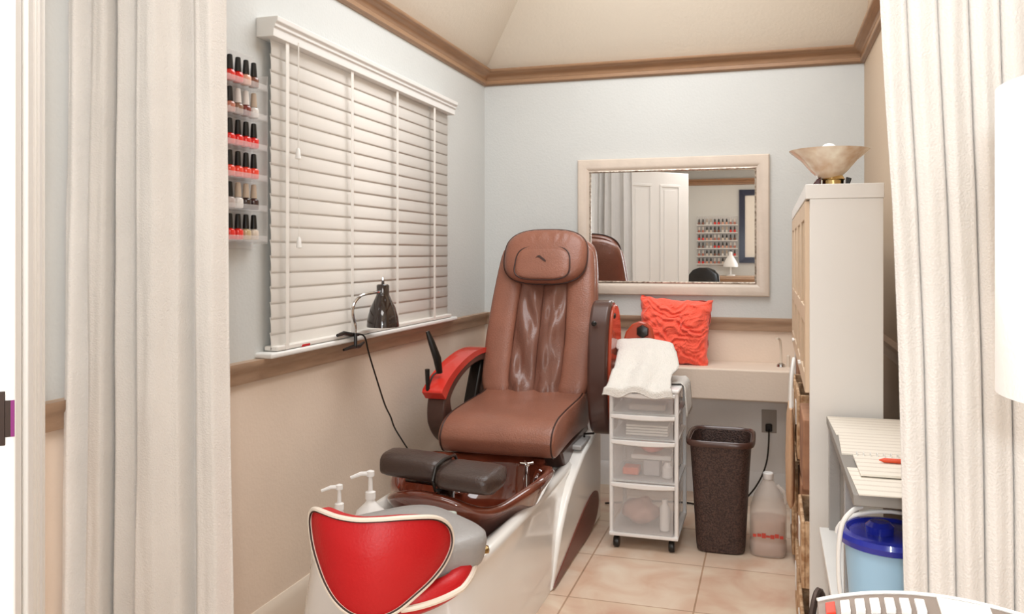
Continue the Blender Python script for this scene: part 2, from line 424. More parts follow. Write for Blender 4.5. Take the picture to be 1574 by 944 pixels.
def efR(u, v):
    lo = ln([(0, .115), (.3, .085), (.5, .062), (.62, .042), (.78, 0), (1, -.03)], v)
    return lo + (1-lo)*u
profR = []
N = 10
for k in range(N):
    a = k/N; h = [.03, .026, .034, .03, .028, .012, .03, .034, .03, .03][k]
    profR += [(a, h*.35), (a+.02, h*.55), (a+.075, h*.25), (a+.093, -.004)]
profR += [(1, .01)]
curtain('curtain', 'cream linen curtain hanging on the right, behind the white drum lampshade', (.170, 1.50, 0), (.62, 1.50, 0), profR, .012, 2.17, 0, nu=220, edge_fn=efR)
rt = thing('curtain_rod', 'metal curtain rod across the alcove opening above the frame', 'curtain rod', (-.56, 1.55, 2.2))
obj('rod', MB().tube([(XL+.002, 1.57, 2.2), (.70, 1.50, 2.2)], .012, 12), M['steel'], rt)
for i in range(8):
    x = [-1.52, -1.43, -1.33, -1.22, .21, .32, .43, .55][i]; y = 1.57-.07*(x-XL)/2.28
    b = MB().tube([(x, y+.02*math.cos(q*PI/6), 2.195+.024*math.sin(q*PI/6)) for q in range(12)], .0022, 6, cyc=True)
    obj('curtain_ring', b, M['steel'], rt)
obj('bracket', MB().box(.68, .70, 1.49, YP, 2.17, 2.21), M['steel'], rt)

# ------------------------------------------------------------------ wall mirror
mt = thing('wall_mirror', 'rectangular wall mirror in a wide champagne frame on the back wall', 'mirror', (-.52, YB, 1.05))
mx0, mx1, mz0, mz1 = -1.025, -.005, 1.045, 1.79
def frame_mb(x0, x1, z0, z1, prof, y):         # prof (inset, outwards)
    rings = []
    for ins, out in prof:
        rings.append([(x0+ins, y-out, z0+ins), (x1-ins, y-out, z0+ins), (x1-ins, y-out, z1-ins), (x0+ins, y-out, z1-ins)])
    return MB().loft(rings, cap=False)
obj('mirror_frame', frame_mb(mx0, mx1, mz0, mz1, [(0, .001), (0, .018), (.006, .026), (.02, .03), (.045, .028), (.058, .02), (.062, .016), (.068, .016), (.068, .004)], YB), M['frame'], mt, smooth=30)
obj('inner_lip', frame_mb(mx0+.066, mx1-.066, mz0+.066, mz1-.066, [(0, .005), (0, .018), (.004, .02), (.009, .014), (.009, .004)], YB), M['antique'], mt, smooth=30)
obj('mirror_glass', MB().box(mx0+.06, mx1-.06, YB-.008, YB-.003, mz0+.06, mz1-.06), M['mirror'], mt, smooth=0)

# ------------------------------------------------------------------ nail polish
def polish_colours():
    B_, S_, W_, G_ = 'black', 'silver', 'white', 'beige'
    return [
     [('red', 'e02a20', B_), ('red', 'e02a20', B_), ('pink beige', 'dba58c', B_), ('brown', '7a4a38', B_)],
     [('dusty pink', 'b5705c', B_), ('bronze', '8a6650', W_), ('dark red', '7a2a20', W_), ('pearl white', 'dcd6d0', G_)],
     [('bright red', 'e0201c', B_)]*4,
     [('coral red', 'ea4430', B_)]*4,
     [('silver', 'b9aaa4', B_), ('pearl white', 'dcd6d0', G_), ('black', '2a1614', G_), ('black plum', '35181a', G_)],
     [('red', 'e02a20', B_), ('red', 'e02a20', B_), ('gold', 'c0a982', B_), ('champagne', 'd4c4b4', B_)]]
CAPM = {'black': M['black'], 'silver': M['steel'], 'white': mat('pearly_cap', 'd8cfc8', .3), 'beige': mat('beige_cap', 'b8a490', .35)}
PM = {}; PROTO = {}
ORD = ['first', 'second', 'third', 'fourth', 'fifth', 'sixth']
def polish(cn, hexc, cap, loc, label, group):
    key = (hexc, cap)
    if key in PROTO: return dup(PROTO[key], loc, label, group)
    if hexc not in PM: PM[hexc] = mat('polish_'+cn.replace(' ', '_'), hexc, .15, coat=.8)
    r = thing('nail_polish_bottle', label, 'nail polish', loc, group)
    x, y, z = loc
    obj('bottle', MB().lathe([(.012, 0), (.0155, .002), (.0165, .01), (.0165, .026), (.014, .031), (.008, .034), (.007, .037)], loc, 16), PM[hexc], r)
    obj('cap', MB().lathe([(.0105, .035), (.0105, .040), (.0092, .06), (.0078, .077), (.005, .079)], loc, 14), CAPM[cap], r)
    PROTO[key] = r; return r
rk = thing('polish_rack', 'clear acrylic wall rack with six shelves of nail polish beside the blind', 'display rack', (XL, 2.2, 1.28))
yr0, yr1 = 2.02, 2.312
obj('back_panel', MB().box(XL+.001, XL+.005, yr0, yr1, 1.285, 1.895), M['acrylic'], rk)
rows_z = [1.787, 1.692, 1.597, 1.502, 1.407, 1.312]
for z in rows_z:
    sh = obj('shelf', MB().box(XL+.005, XL+.058, yr0, yr1, z-.006, z-.001), M['acrylic'], rk, bevel=.001)
    obj('shelf_lip', MB().box(XL+.055, XL+.058, yr0, yr1, z-.001, z+.014), M['acrylic'], sh)
obj('side_panel', MB().box(XL+.005, XL+.058, yr1-.003, yr1, 1.30, 1.83), M['acrylic'], rk)
for ri, (z, row) in enumerate(zip(rows_z, polish_colours())):
    for k, (cn, hx, cap) in enumerate(row):
        y = 2.15 + k*.0405
        polish(cn, hx, cap, (XL+.034, y, z), f'{cn} polish, {cap} cap, {ORD[k]} from left, {ORD[ri]} shelf down, rack by blind', 'nail polish bottles in the rack beside the blind')

# ------------------------------------------------------------------ clip lamp on the sill
lt = thing('clip_lamp', 'black clip-on desk lamp with chrome gooseneck clamped to the window sill', 'lamp', (-1.50, 2.86, .952))
b = MB()
b.tube([(-1.508, 2.74, .972), (-1.51, 2.79, .976), (-1.51, 2.84, .966), (-1.508, 2.90, .96)], [.006, .008, .009, .006], 8)
b.tube([(-1.505, 2.78, .915), (-1.50, 2.84, .92), (-1.505, 2.90, .915), (-1.51, 2.95, .925)], [.005, .008, .008, .005], 8)
b.tube([(-1.498, 2.86, .915), (-1.498, 2.86, .97)], .007, 8)
obj('clamp', b, M['black'], lt)
neck = cr([(-1.50, 2.86, .965), (-1.50, 2.86, 1.0), (-1.495, 2.83, 1.05), (-1.485, 2.825, 1.085), (-1.47, 2.85, 1.112), (-1.455, 2.91, 1.120), (-1.45, 2.97, 1.122)], 6)
obj('gooseneck', MB().tube(neck, .006, 10), M['chrome'], lt)
lc = (-1.45, 2.995, 0)
prof = [(.061, .986), (.0635, .984), (.0635, .99), (.060, 1.02), (.049, 1.06), (.034, 1.09), (.027, 1.105), (.025, 1.11), (.025, 1.145), (.021, 1.15), (.006, 1.152), (.005, 1.165), (.001, 1.168)]
sh = obj('lamp_shade', MB().lathe(prof, lc, 32, cap=False), M['blackgloss'], lt, smooth=40, solid=.002)
obj('bulb', MB().lathe([(.002, .99), (.02, 1.0), (.026, 1.02), (.02, 1.05), (.012, 1.07), (.012, 1.10)], lc, 16), M['lamp_shade'], lt)
obj('switch', MB().lathe([(.004, 1.165), (.004, 1.178), (.001, 1.18)], lc, 8), M['chrome'], lt)
cord = cr([(-1.495, 2.88, .965), (-1.485, 2.91, .95), (-1.487, 2.95, .88), (-1.49, 3.03, .76), (-1.487, 3.09, .66), (-1.49, 3.15, .60), (-1.48, 3.16, .56), (-1.49, 3.24, .50), (-1.49, 3.36, .40), (-1.49, 3.44, .36), (-1.50, 3.50, .20), (-1.52, 3.60, .02)], 5)
obj('cord', MB().tube(cord, .0035, 6), M['black'], lt)

# ------------------------------------------------------------------ pedicure spa chair
CX = -1.085; BX0, BX1 = -1.405, -.79
ch = thing('pedicure_chair', 'brown leather pedicure spa chair with massage back on a white tub base', 'spa chair', (CX, 3.1, 0))
# tub base: rings from floor up over the rim and down into the well
bc = Vector((CX, 2.93))
def rrect(x0, x1, y0, y1, e, n=72, c=None):
    cx, cy = (x0+x1)/2, (y0+y1)/2
    return [(cx+p[0], cy+p[1]) for p in sell(n, (x1-x0)/2, (y1-y0)/2, e)]
rings = []
for (ins, z, e) in ((0, 0, 9), (0, .05, 9), (.012, .18, 9), (.022, .29, 8), (.026, .335, 8), (.022, .345, 8), (.024, .362, 8), (.040, .370, 7), (.06, .365, 6), (.11, .325, 4), (.15, .26, 3.2), (.19, .2, 3)):
    rings.append([(x, y, z) for x, y in rrect(BX0+ins*.9, BX1-ins, 2.225+ins*.8, 3.75-ins*.3, e)])
obj('tub_base', MB().loft(rings).box(BX0+.06, -.90, 2.28, 2.60, .32, .366), M['tub'], ch, smooth=60)
sw = [(4.0, 0), (4.0, .40), (3.97, .43), (3.85, .425), (3.64, .395), (3.50, .352), (3.40, .318), (3.30, .262), (3.21, .19), (3.14, .11), (3.05, 0)]
b = MB().prism(sw, BX0-.005, BX1+.008, 'x')
ped = obj('seat_pedestal', b, M['tub'], ch, smooth=30, bevel=.012, seg=3)
ins_ = cr([(3.0+.07, .012, 0), (3.35, .012, 0), (3.75, .012, 0), (3.90, .06, 0), (3.92, .13, 0), (3.86, .165, 0), (3.74, .17, 0), (3.55, .14, 0), (3.30, .075, 0)], 5, cyc=True)
obj('side_inset', MB().prism([(p.x, p.y) for p in ins_], BX1+.006, BX1+.013, 'x'), M['inset'], ped, smooth=30)
b = MB().tube([(BX1-.02, 3.75, .435), (BX1-.02, 3.75, .45), (BX1+.03, 3.72, .462)], .005, 8)
obj('seat_lever', b, M['black'], ch)
obj('lever_plate', MB().box(BX1-.07, BX1-.005, 3.62, 3.84, .405, .425), M['greyvinyl'], ch, bevel=.006)
obj('drain_knob', MB().lathe([(.026, .355), (.028, .366), (.026, .376), (.014, .382), (.004, .384)], (BX1-.055, 2.42, 0), 20), M['gold'], ch)
# basin bowl
Nn = 96; rings = []
def bo(t, s_):
    e = 2.5; c, s = math.cos(t), math.sin(t)
    a, bb_ = .278, .40
    x = a*math.copysign(abs(c)**(2/e), c); y = bb_*math.copysign(abs(s)**(2/e), s)
    k = s_*(1+.045*math.cos(4*t+.6)+.03*math.cos(6*t))
    return x*k, y*k
for (s_, z, wz) in ((.45, .20, 0), (.62, .22, 0), (.80, .30, 0), (.90, .36, .3), (.97, .395, .8), (1.02, .418, 1), (1.03, .432, 1), (1.0, .443, 1), (.94, .442, 1), (.86, .425, .9), (.81, .385, .6), (.76, .32, .3), (.66, .27, .1), (.52, .245, 0), (.2, .24, 0)):
    ring = []
    for k in range(Nn):
        t = 2*PI*k/Nn; x, y = bo(t, s_)
        wave = .018*math.cos(4*t+.6) + .012*math.sin(3*t+.4)
        ring.append((CX+.008+x, 3.0+y, z+wz*wave))
    rings.append(ring)
obj('foot_basin', MB().loft(rings), M['basin'], ch, smooth=70)
# basin fittings
b = MB().lathe([(.012, .33), (.016, .36), (.014, .40), (.01, .43)], (-.93, 3.22, 0), 12)
for a in range(4):
    q = a*PI/2+.5
    b.tube([(-.93, 3.22, .43), (-.93+.028*math.cos(q), 3.22+.028*math.sin(q), .434)], .006, 6)
obj('basin_tap', b, M['chrome'], ch)
for k, (x, y) in enumerate(((-1.30, 2.9), (-1.27, 3.2), (-.90, 2.78), (-1.1, 2.66))):
    obj('water_jet', MB().lathe([(.02, .30), (.021, .306), (.015, .312), (.004, .308)], (x+.06*(1 if x < CX else -1), y+(.06 if y < 2.7 else 0), 0), 14), M['chrome'], ch)
# foot rest: two padded cushions on a post
def padbox(x0, x1, y0, y1, z0, z1, tilt=0, e=3.2, n=40, taper=0):
    cx, cz, cy = (x0+x1)/2, (z0+z1)/2, (y0+y1)/2; rings = []
    for i in range(13):
        q = -1+2*i/12; k = (1-abs(q)**5)**(1/5) if abs(q) < 1 else .0
        k = max(k, .25)
        hx = (x1-x0)/2
        rings.append([(cx+q*hx, cy+p[0]*k, cz+p[1]*k - tilt*(cx+q*hx-cx)) for p in sell(n, (y1-y0)/2, (z1-z0)/2, e)])
    return MB().loft(rings)
fr = obj('foot_rest', padbox(-1.315, -1.06, 2.64, 2.80, .488, .572, .06), M['darkleather'], ch, smooth=70)
obj('foot_rest', padbox(-1.09, -.865, 2.60, 2.82, .468, .545, .05), M['darkleather'], ch, smooth=70)
b = MB().tube([(-1.075, y, z) for y, z in ((2.69, .46), (2.62, .475), (2.595, .515), (2.62, .552), (2.70, .562), (2.80, .553), (2.83, .52))], .006, 8)
obj('strap', b, M['black'], ch)
b = MB().tube([(-1.07, 2.70, .25), (-1.07, 2.70, .50)], .03, 16)
b.tube([(-1.22, 2.71, .483), (-.93, 2.71, .467)], .014, 10)
obj('foot_rest_post', b, M['blackgloss'], ch)
# seat
sp = [(3.96, .615), (3.80, .607), (3.60, .60), (3.45, .592), (3.36, .58), (3.295, .553), (3.265, .515), (3.264, .488), (3.28, .455), (3.315, .437), (3.42, .445), (3.6, .455), (3.8, .455), (3.96, .46)]
spc = [(p.x, p.y) for p in cr([(a, c, 0) for a, c in sp], 3, cyc=True)]
rings = []; cy_ = 3.6; cz_ = .52
sx0, sx1 = CX-.245, CX+.255
for (x, k) in ((sx0, .90), (sx0+.006, .965), (sx0+.018, .99), (sx0+.05, 1.0), (CX-.1, 1.008), (CX+.1, 1.008), (sx1-.05, 1.0), (sx1-.018, .99), (sx1-.006, .965), (sx1, .90)):
    rings.append([(x, cy_+(p[0]-cy_)*(1+(k-1)*.35), cz_+(p[1]-cz_)*k) for p in spc])
st = obj('seat', MB().loft(rings), M['leather'], ch, smooth=60)
for x in (sx0+.012, sx1-.012):
    pp = [(x, cy_+(p[0]-cy_)*.995, cz_+(p[1]-cz_)*.985) for p in spc]
    obj('piping', MB().tube(pp, .0035, 6, cyc=True), M['piping'], st)
obj('seat_pan', MB().prism([(3.42, .44), (3.95, .46), (3.98, .40), (3.62, .37), (3.50, .35)], CX-.235, CX+.25, 'x'), M['darkbrown'], ch, bevel=.01)
# backrest
up = Vector((0, .379, .925)); nn = Vector((0, -.925, .379)); O = Vector((CX, 3.865, .565))
def Bk(u, v, w_): 
    p = O + Vector((u, 0, 0)) + up*v + nn*w_
    return (p.x, p.y, p.z)
hw = [(0, .25), (.1, .27), (.3, .276), (.5, .268), (.65, .257), (.75, .246), (.80, .236), (.83, .222), (.852, .19), (.868, .14), (.875, .08)]
rings = []
vs_ = [0, .02, .06, .12, .2, .3, .4, .5, .6, .68, .75, .8, .825, .845, .858, .868, .875]
for v in vs_:
    a = ln(hw, v); d = .062*(1 if v < .8 else max(.35, 1-(v-.8)/.075*.6))
    rings.append([Bk(p[0]*a, v, -.055+p[1]*d) for p in sell(40, 1, 1, 3.5)])
bkr = obj('backrest', MB().loft(rings), M['leather'], ch, smooth=60)
# bolsters
for s_ in (-1, 1):
    rings = []
    for i in range(25):
        q = i/24; v = .84*q; a = ln(hw, v)
        k = min(1, (max(q, .004)/.05)**.5, (max(1-q, .004)/.09)**.5)
        uc = s_*(a-.074); au = .071*max(k, .2)
        bump_ = .004*noise.noise(Vector((s_*3, v*16, 0)))
        rings.append([Bk(uc+p[0]*au, v, .002+(p[1]*(.036+bump_))*k) for p in sell(28, 1, 1, 2.6)])
    bl = obj('side_bolster', MB().loft(rings), M['leather'], bkr, smooth=70)
# centre panel: two soft lobes with folds
def cp(u, v):
    uu = (u-.5)*2; vv = v*.66
    lobe = abs(math.sin(PI*u*2))**.5 if 0 < u < 1 else 0
    s_ = 1 if uu > 0 else -1
    w_ = .0 + .026*lobe
    diag = math.sin((abs(uu)*2.2 - vv*9.0)*2.6 + 1.5*noise.noise(Vector((u*3, vv*5, 1))))
    fade = max(0, min(1, vv/.08))*max(0, min(1, (.66-vv)/.15))
    w_ += .011*diag*lobe*fade*(1.25-vv)
    w_ += .012*noise.noise(Vector((u*7, vv*6, 4)))*lobe
    sp_ = ln([(0, .133), (.3, .128), (.66, .118)], vv)
    return Bk(uu*sp_, vv, .004+w_)
obj('centre_panel', MB().grid(cp, 60, 100), M['leather2'], bkr, smooth=80, solid=.004)
# head pillow
rings = []
def headpad(mb, uc, v0, v1, a, w0, d, e=2.6, wr=0):
    rings = []
    for i in range(21):
        q = -1+2*i/20; k = (1-abs(q)**e)**(1/e) if abs(q) < 1 else 0
        k = max(k, .06)
        v = (v0+v1)/2+(v1-v0)/2*q
        aa = a*(k**.9)
        rings.append([Bk(uc+p[0]*aa*(1+.06*q), v, w0+p[1]*d*k**.8) for p in sell(44, 1, 1, 2.4)])
    return mb.loft(rings)
def fpad(mb, uc, vc, a, h, w0, d, e=3.0, nr=14, n=64, wr=0, vskew=0):   # domed pad facing forward, outline superellipse (a,h)
    rings = []
    for i in range(nr+1):
        r = i/nr
        zz = d*(1-r**3.2)**.5 if r < 1 else 0
        ring = []
        for p in sell(n, a*r if r else .0005, h*r if r else .0005, e):
            ww = zz
            if wr and p[1] > h*.45 and r > .3: ww += wr*math.sin(p[0]*150)*min(1, (r-.3)*3)*(1-abs(p[0])/a)
            x = p[0]*(1+vskew*p[1]/h)
            ring.append(Bk(uc+x, vc+p[1], w0+ww))
        rings.append(ring)
    rings.append([Bk(uc+p[0]*(1+vskew*p[1]/h), vc+p[1], w0-.035) for p in sell(n, a*.96, h*.96, e)])
    return mb.loft(rings)
hp = obj('head_pillow', fpad(MB(), .004, .722, .214, .146, .062, .048, e=2.9, wr=.0045), M['leather'], bkr, smooth=70)
pt = obj('pillow_patch', fpad(MB(), .004, .670, .138, .086, .101, .014, e=3.4, vskew=-.05), M['leather'], hp, smooth=60)
seam = [Bk(.004+p[0]*(1-.05*p[1]/.088), .670+p[1], .1055) for p in sell(60, .14, .090, 3.4)]
obj('pillow_seam', MB().tube(seam, .0035, 6, cyc=True), M['piping'], hp)
ed = [Bk(.004+p[0], .722+p[1], .058) for p in sell(70, .215, .147, 2.9)]
obj('piping', MB().tube(ed, .004, 6, cyc=True), M['piping'], hp)
em = [(-.026, .002), (-.016, .011), (-.008, .012), (.002, .004), (.014, -.004), (.022, -.012), (.02, -.018), (.010, -.012), (-.002, -.004), (-.01, .003), (-.018, .004)]
obj('emblem', MB().loft([[Bk(a*1.15, .692+c*1.2, .1155) for a, c in em], [Bk(a*1.15, .692+c*1.2, .1175) for a, c in em]]), M['piping'], pt, smooth=0)
# left armrest: loop band with red top
def band(path, wx0, wx1, th):
    P = cr([(0, a, c) for a, c in path], 6); rings = []
    for i, p in enumerate(P):
        a = P[max(0, i-1)]; c = P[min(len(P)-1, i+1)]; t_ = (c-a).normalized(); n_ = Vector((0, -t_.z, t_.y))
        q = i/(len(P)-1); T = ln(th, q) if isinstance(th, list) else th
        rings.append([Vector((x, p.y, p.z))+n_*s_*T/2 for x, s_ in ((wx0, -1), (wx1, -1), (wx1, 1), (wx0, 1))])
    return MB().loft(rings)
lx0, lx1 = CX-.347, CX-.262
obj('armrest', band([(4.06, .55), (4.09, .66), (4.04, .74), (3.90, .768), (3.72, .755), (3.56, .715), (3.45, .655), (3.43, .59), (3.46, .52), (3.53, .46), (3.62, .42)], lx0, lx1, [(0, .05), (.4, .035), (.62, .06), (.75, .10), (1, .05)]), M['darkbrown'], ch, bevel=.008, smooth=40)
ap = obj('armrest_pad', band([(4.08, .765), (3.97, .792), (3.82, .795), (3.68, .778), (3.55, .748), (3.45, .71), (3.385, .67), (3.37, .655)], lx0-.004, lx1+.004, [(0, .02), (.6, .035), (.9, .06), (1, .05)]), M['redgloss'], ch, bevel=.008, smooth=40)
obj('armrest_post', band([(3.98, .78), (3.93, .70), (3.86, .58), (3.80, .46)], lx0+.01, lx1-.015, .045), M['black'], ch, bevel=.008)
# right armrest folded up
rx0, rx1 = CX+.296, CX+.386
arc = [(p[0], p[1]) for p in sell(48, .165, .31, 2.3)]
def tilt(p, c, a): return (c[0]+p[0]*math.cos(a)+p[1]*math.sin(a), c[1]-p[0]*math.sin(a)+p[1]*math.cos(a))
poly = [tilt(p, (3.87, .745), .05) for p in arc]
o = obj('armrest', MB().prism(poly, rx0, rx1, 'x'), M['darkbrown'], ch, bevel=.014, seg=3, smooth=40)
pol2 = [tilt((p[0]*.86, p[1]*.93), (3.875, .745), .05) for p in arc]
obj('armrest_panel', MB().prism(pol2, rx1-.002, rx1+.014, 'x'), M['copper'], ch, bevel=.006, smooth=40)
for (yy, zz) in ((3.82, .985), (3.84, .555)):
    obj('bolt', MB().lathe([(.013, 0), (.013, .006), (.007, .01)], (rx1+.012, yy, zz), 12, axis='x'), M['black'], ch)
obj('bolt', MB().lathe([(.012, 0), (.012, -.006), (.007, -.01)], (rx0+.03, 3.725, .955), 12, axis='y'), M['black'], ch)
# swing-out tray on the right armrest
ta = obj('tray_arm', MB().tube([(rx1-.01, 4.0, .70), (-.64, 4.005, .73), (-.60, 4.005, .80), (-.585, 3.99, .87)], .014, 10), M['darkbrown'], ch)
pl = [(-.675, .83), (-.655, .90), (-.625, .938), (-.59, .952), (-.555, .945), (-.53, .915), (-.52, .87), (-.52, .83)]
obj('tray', MB().prism(pl, 3.955, 3.985, 'y'), M['copper'], ch, bevel=.008)
obj('tray_knob', MB().lathe([(.03, -.0), (.032, -.008), (.028, -.018), (.008, -.022)], (-.574, 3.956, .905), 6, axis='y'), M['black'], ch)

# massage remote hooked on the left armrest
rm = thing('remote_control', 'slim black remote with its cable standing in the left armrest holder', 'remote control', (-1.42, 3.34, .66))
b = MB().tube([(-1.413, 3.360, 0.672), (-1.413, 3.352, 0.772)], [.009, .011], 8)
obj('holder_clip', b, M['black'], rm)
b = MB().tube([(-1.388, 3.430, 0.747), (-1.393, 3.415, 0.812), (-1.413, 3.400, 0.882), (-1.428, 3.390, 0.932)], [.014, .018, .015, .009], 10)
obj('handset', b, M['black'], rm)
obj('remote_cable', MB().tube(cr([(-1.413, 3.362, 0.677), (-1.410, 3.375, 0.712), (-1.403, 3.400, 0.742), (-1.388, 3.430, 0.752)], 4), .004, 6), M['black'], rm)

# ------------------------------------------------------------------ technician stool
SX, SY = -.965, 2.0
face = math.atan2(-SX, -SY)       # direction from stool towards the camera (x = sin, y = cos)
def S(phi, r, z):                 # phi 0 faces the camera, positive to the right in view
    a = face - phi
    return (SX+r*math.sin(a), SY+r*math.cos(a), z)
sto = thing('pedicure_stool', 'low technician stool with red vinyl shell back and grey seat in front of the tub', 'stool', (SX, SY, 0))
outl_px = [(467, 784), (466, 800), (471, 830), (481, 862), (494, 893), (511, 920), (533, 940), (556, 949), (580, 950), (606, 940), (634, 918), (662, 892), (681, 866), (690, 842), (689, 822), (680, 808), (660, 799), (620, 798), (580, 799), (545, 798), (515, 792), (488, 782), (474, 778)]
R0 = .20
def S_out(px, py, dr=0):
    u = (px-578)/111*.86; phi = math.asin(max(-.98, min(.98, u))) - .06
    dd_ = 2.196 - R0*math.cos(phi)
    z = CAMZ-(py-HOR)*dd_/FPX*1.0
    return phi, z
ol = [S_out(*p) for p in outl_px]
olc = cr([(a, c, 0) for a, c in ol], 5, cyc=True)
cphi = sum(p.x for p in olc)/len(olc); czz = sum(p.y for p in olc)/len(olc)
rings = []
NR = 10
for i in range(NR+1):                       # outer face from centre outwards
    r = i/NR; bul = .018*(1-r*r)
    rings.append([S(cphi+(p.x-cphi)*max(r, .004), R0+bul, czz+(p.y-czz)*max(r, .004)) for p in olc])
for i in range(NR, -1, -1):
    r = i/NR; bul = .006*(1-r*r)
    rings.append([S(cphi+(p.x-cphi)*max(r, .004)*.985, R0-.035-bul, czz+(p.y-czz)*max(r, .004)*.985) for p in olc])
sb = obj('backrest', MB().loft(rings), M['redvinyl'], sto, smooth=50)
obj('piping', MB().tube([S(p.x, R0+.001, p.y) for p in olc], .0065, 8, cyc=True), M['cream'], sb)
obj('edge_seam', MB().tube([S(cphi+(p.x-cphi)*.967, R0+.0055, czz+(p.y-czz)*.967) for p in olc], .0022, 6, cyc=True), M['piping'], sb)
# grey seat cushion: rounded square
sa = face - .50
ca, sa_ = math.cos(sa), math.sin(sa)
rings = []
for (k, z) in ((.86, .455), (.94, .46), (.97, .474), (.985, .495), (1.0, .515), (.985, .532), (.93, .541), (.7, .545), (.3, .547), (.02, .547)):
    rings.append([(SX+.035+ (p[0]*k)*ca + (p[1]*k)*sa_, SY+.055 - (p[0]*k)*sa_ + (p[1]*k)*ca, z) for p in sell(56, .185, .185, 4)])
obj('seat', MB().loft(rings), M['greyvinyl'], sto, smooth=50)
# red lower apron sweeping up to the right
def lowpt(q, r, dz): 
    phi = .22 + q*1.55; r -= .05*max(0, 1-q*2.2)
    return S(phi, r,   .418+.068*q**1.3+dz)
rings = []
for i in range(25):
    q = i/24; h = .036*(1-.35*q)
    rings.append([lowpt(q, rr, dz*h/.036) for rr, dz in ((.215, -.036), (.232, -.02), (.236, .0), (.232, .02), (.215, .034), (.20, .034), (.20, -.036))])
lo = obj('apron', MB().loft(rings), M['redvinyl'], sto, smooth=50)
obj('apron_piping', MB().tube([lowpt(i/24, .237, -.004) for i in range(25)], .008, 8), M['cream'], lo)
obj('seat_plate', MB().lathe([(.05, .36), (.13, .385), (.15, .41), (.15, .454)], (SX, SY, 0), 36), M['redvinyl'], sto)
obj('gas_column', MB().lathe([(.03, .07), (.03, .2), (.02, .205), (.02, .37)], (SX, SY, 0), 20), M['chrome'], sto)
for k in range(5):
    a = k*2*PI/5+.3; dx, dy = math.cos(a), math.sin(a)
    lg = obj('leg', MB().tube([(SX, SY, .095), (SX+dx*.12, SY+dy*.12, .085), (SX+dx*.19, SY+dy*.19, .066)], [.022, .017, .013], 10), M['chrome'], sto)
    obj('caster', MB().lathe([(.006, -.012), (.024, -.012), (.026, -.006), (.026, .006), (.024, .012), (.006, .012)], (SX+dx*.19, SY+dy*.19, .027), 18, axis='x').tube([(SX+dx*.19, SY+dy*.19, .03), (SX+dx*.19, SY+dy*.19, .066)], .008, 8), M['black'], lg)

# ------------------------------------------------------------------ lotion pumps on the tub rim
def pump(x, y, z, s_, label, wide):
    r = thing('lotion_bottle', label, 'lotion bottle', (x, y, z), 'white pump bottles behind the stool')
    pr = [(.028*wide, 0), (.031*wide, .006), (.031*wide, .05), (.026*wide, .075), (.014, .095), (.011, .10), (.011, .108)]
    obj('bottle', MB().lathe([(a*s_, c*s_) for a, c in pr], (x, y, z), 24), M['plastic'], r)
    b = MB().lathe([(.013*s_, .105*s_), (.013*s_, .122*s_), (.006*s_, .125*s_), (.005*s_, .16*s_), (.010*s_, .162*s_), (.010*s_, .174*s_), (.003, .177*s_)], (x, y, z), 16)
    b.tube([(x, y, z+.168*s_), (x-.02*s_, y-.012*s_, z+.169*s_), (x-.043*s_, y-.024*s_, z+.160*s_)], [.006*s_, .0055*s_, .004*s_], 8)
    obj('pump', b, M['plastic'], r); return r
pump(-1.268, 2.315, .367, 1.1, 'smaller white pump bottle, left of the two behind the red stool', 1.0)
pump(-1.205, 2.40, .367, 1.25, 'larger white pump bottle, right of the two behind the red stool', 1.35)
b = MB().box(-.965, -.89, 2.315, 2.345, .367, .505)
tag(obj('lotion_tube', b, mat('pale_green_plastic', 'c3cec4', .3), bevel=.008), 'pale green container on the tub rim behind the grey stool seat', 'container')

# ------------------------------------------------------------------ drawer cart
kx0, kx1, ky0, ky1 = -.668, -.372, 3.59, 3.97
kt = thing('drawer_cart', 'white plastic rolling cart with four clear drawers beside the waste bin', 'storage cart', ((kx0+kx1)/2, (ky0+ky1)/2, 0))
dz = [(.075, .285), (.30, .468), (.482, .578), (.59, .672)]
for (x, y) in ((kx0, ky0+.012), (kx1-.018, ky0+.012), (kx0, ky1-.02), (kx1-.018, ky1-.02)):
    obj('post', MB().box(x, x+.018, y, y+.02, .062, .68), M['plastic'], kt, bevel=.005)
obj('top_panel', MB().box(kx0-.004, kx1+.004, ky0, ky1+.004, .678, .694), M['plastic'], kt, bevel=.006)
obj('bottom_panel', MB().box(kx0, kx1, ky0, ky1, .055, .072), M['plastic'], kt, bevel=.005)
for z in (.2925, .475, .584):
    obj('shelf_rail', MB().box(kx0+.002, kx1-.002, ky0+.014, ky1-.01, z-.006, z+.003), M['plastic'], kt, bevel=.002)
for (z0, z1) in dz:
    b = MB(); x0, x1, y0, y1 = kx0+.021, kx1-.021, ky0-.002, ky1-.03
    t_ = .003
    b.box(x0, x1, y0, y0+t_, z0, z1-.014).box(x0, x1, y1-t_, y1, z0, z1-.014).box(x0, x0+t_, y0+t_, y1-t_, z0, z1-.014).box(x1-t_, x1, y0+t_, y1-t_, z0, z1-.014).box(x0+t_, x1-t_, y0+t_, y1-t_, z0, z0+t_)
    d_ = obj('drawer', b, M['drawer'], kt, bevel=.001, smooth=0)
    b = MB(); q = []
    for i in range(13):
        u = i/12; x = kx0+.012+(kx1-kx0-.024)*u; q.append((x, u))
    rings = [[(x, ky0-.002, z1+.004), (x, ky0-.016-.006*math.sin(PI*u), z1+.004), (x, ky0-.016-.006*math.sin(PI*u), z1-.010-.006*math.sin(PI*u)), (x, ky0-.002, z1-.016-.006*math.sin(PI*u))] for x, u in q]
    obj('drawer_lip', MB().loft(rings), M['plastic'], d_, bevel=.002)
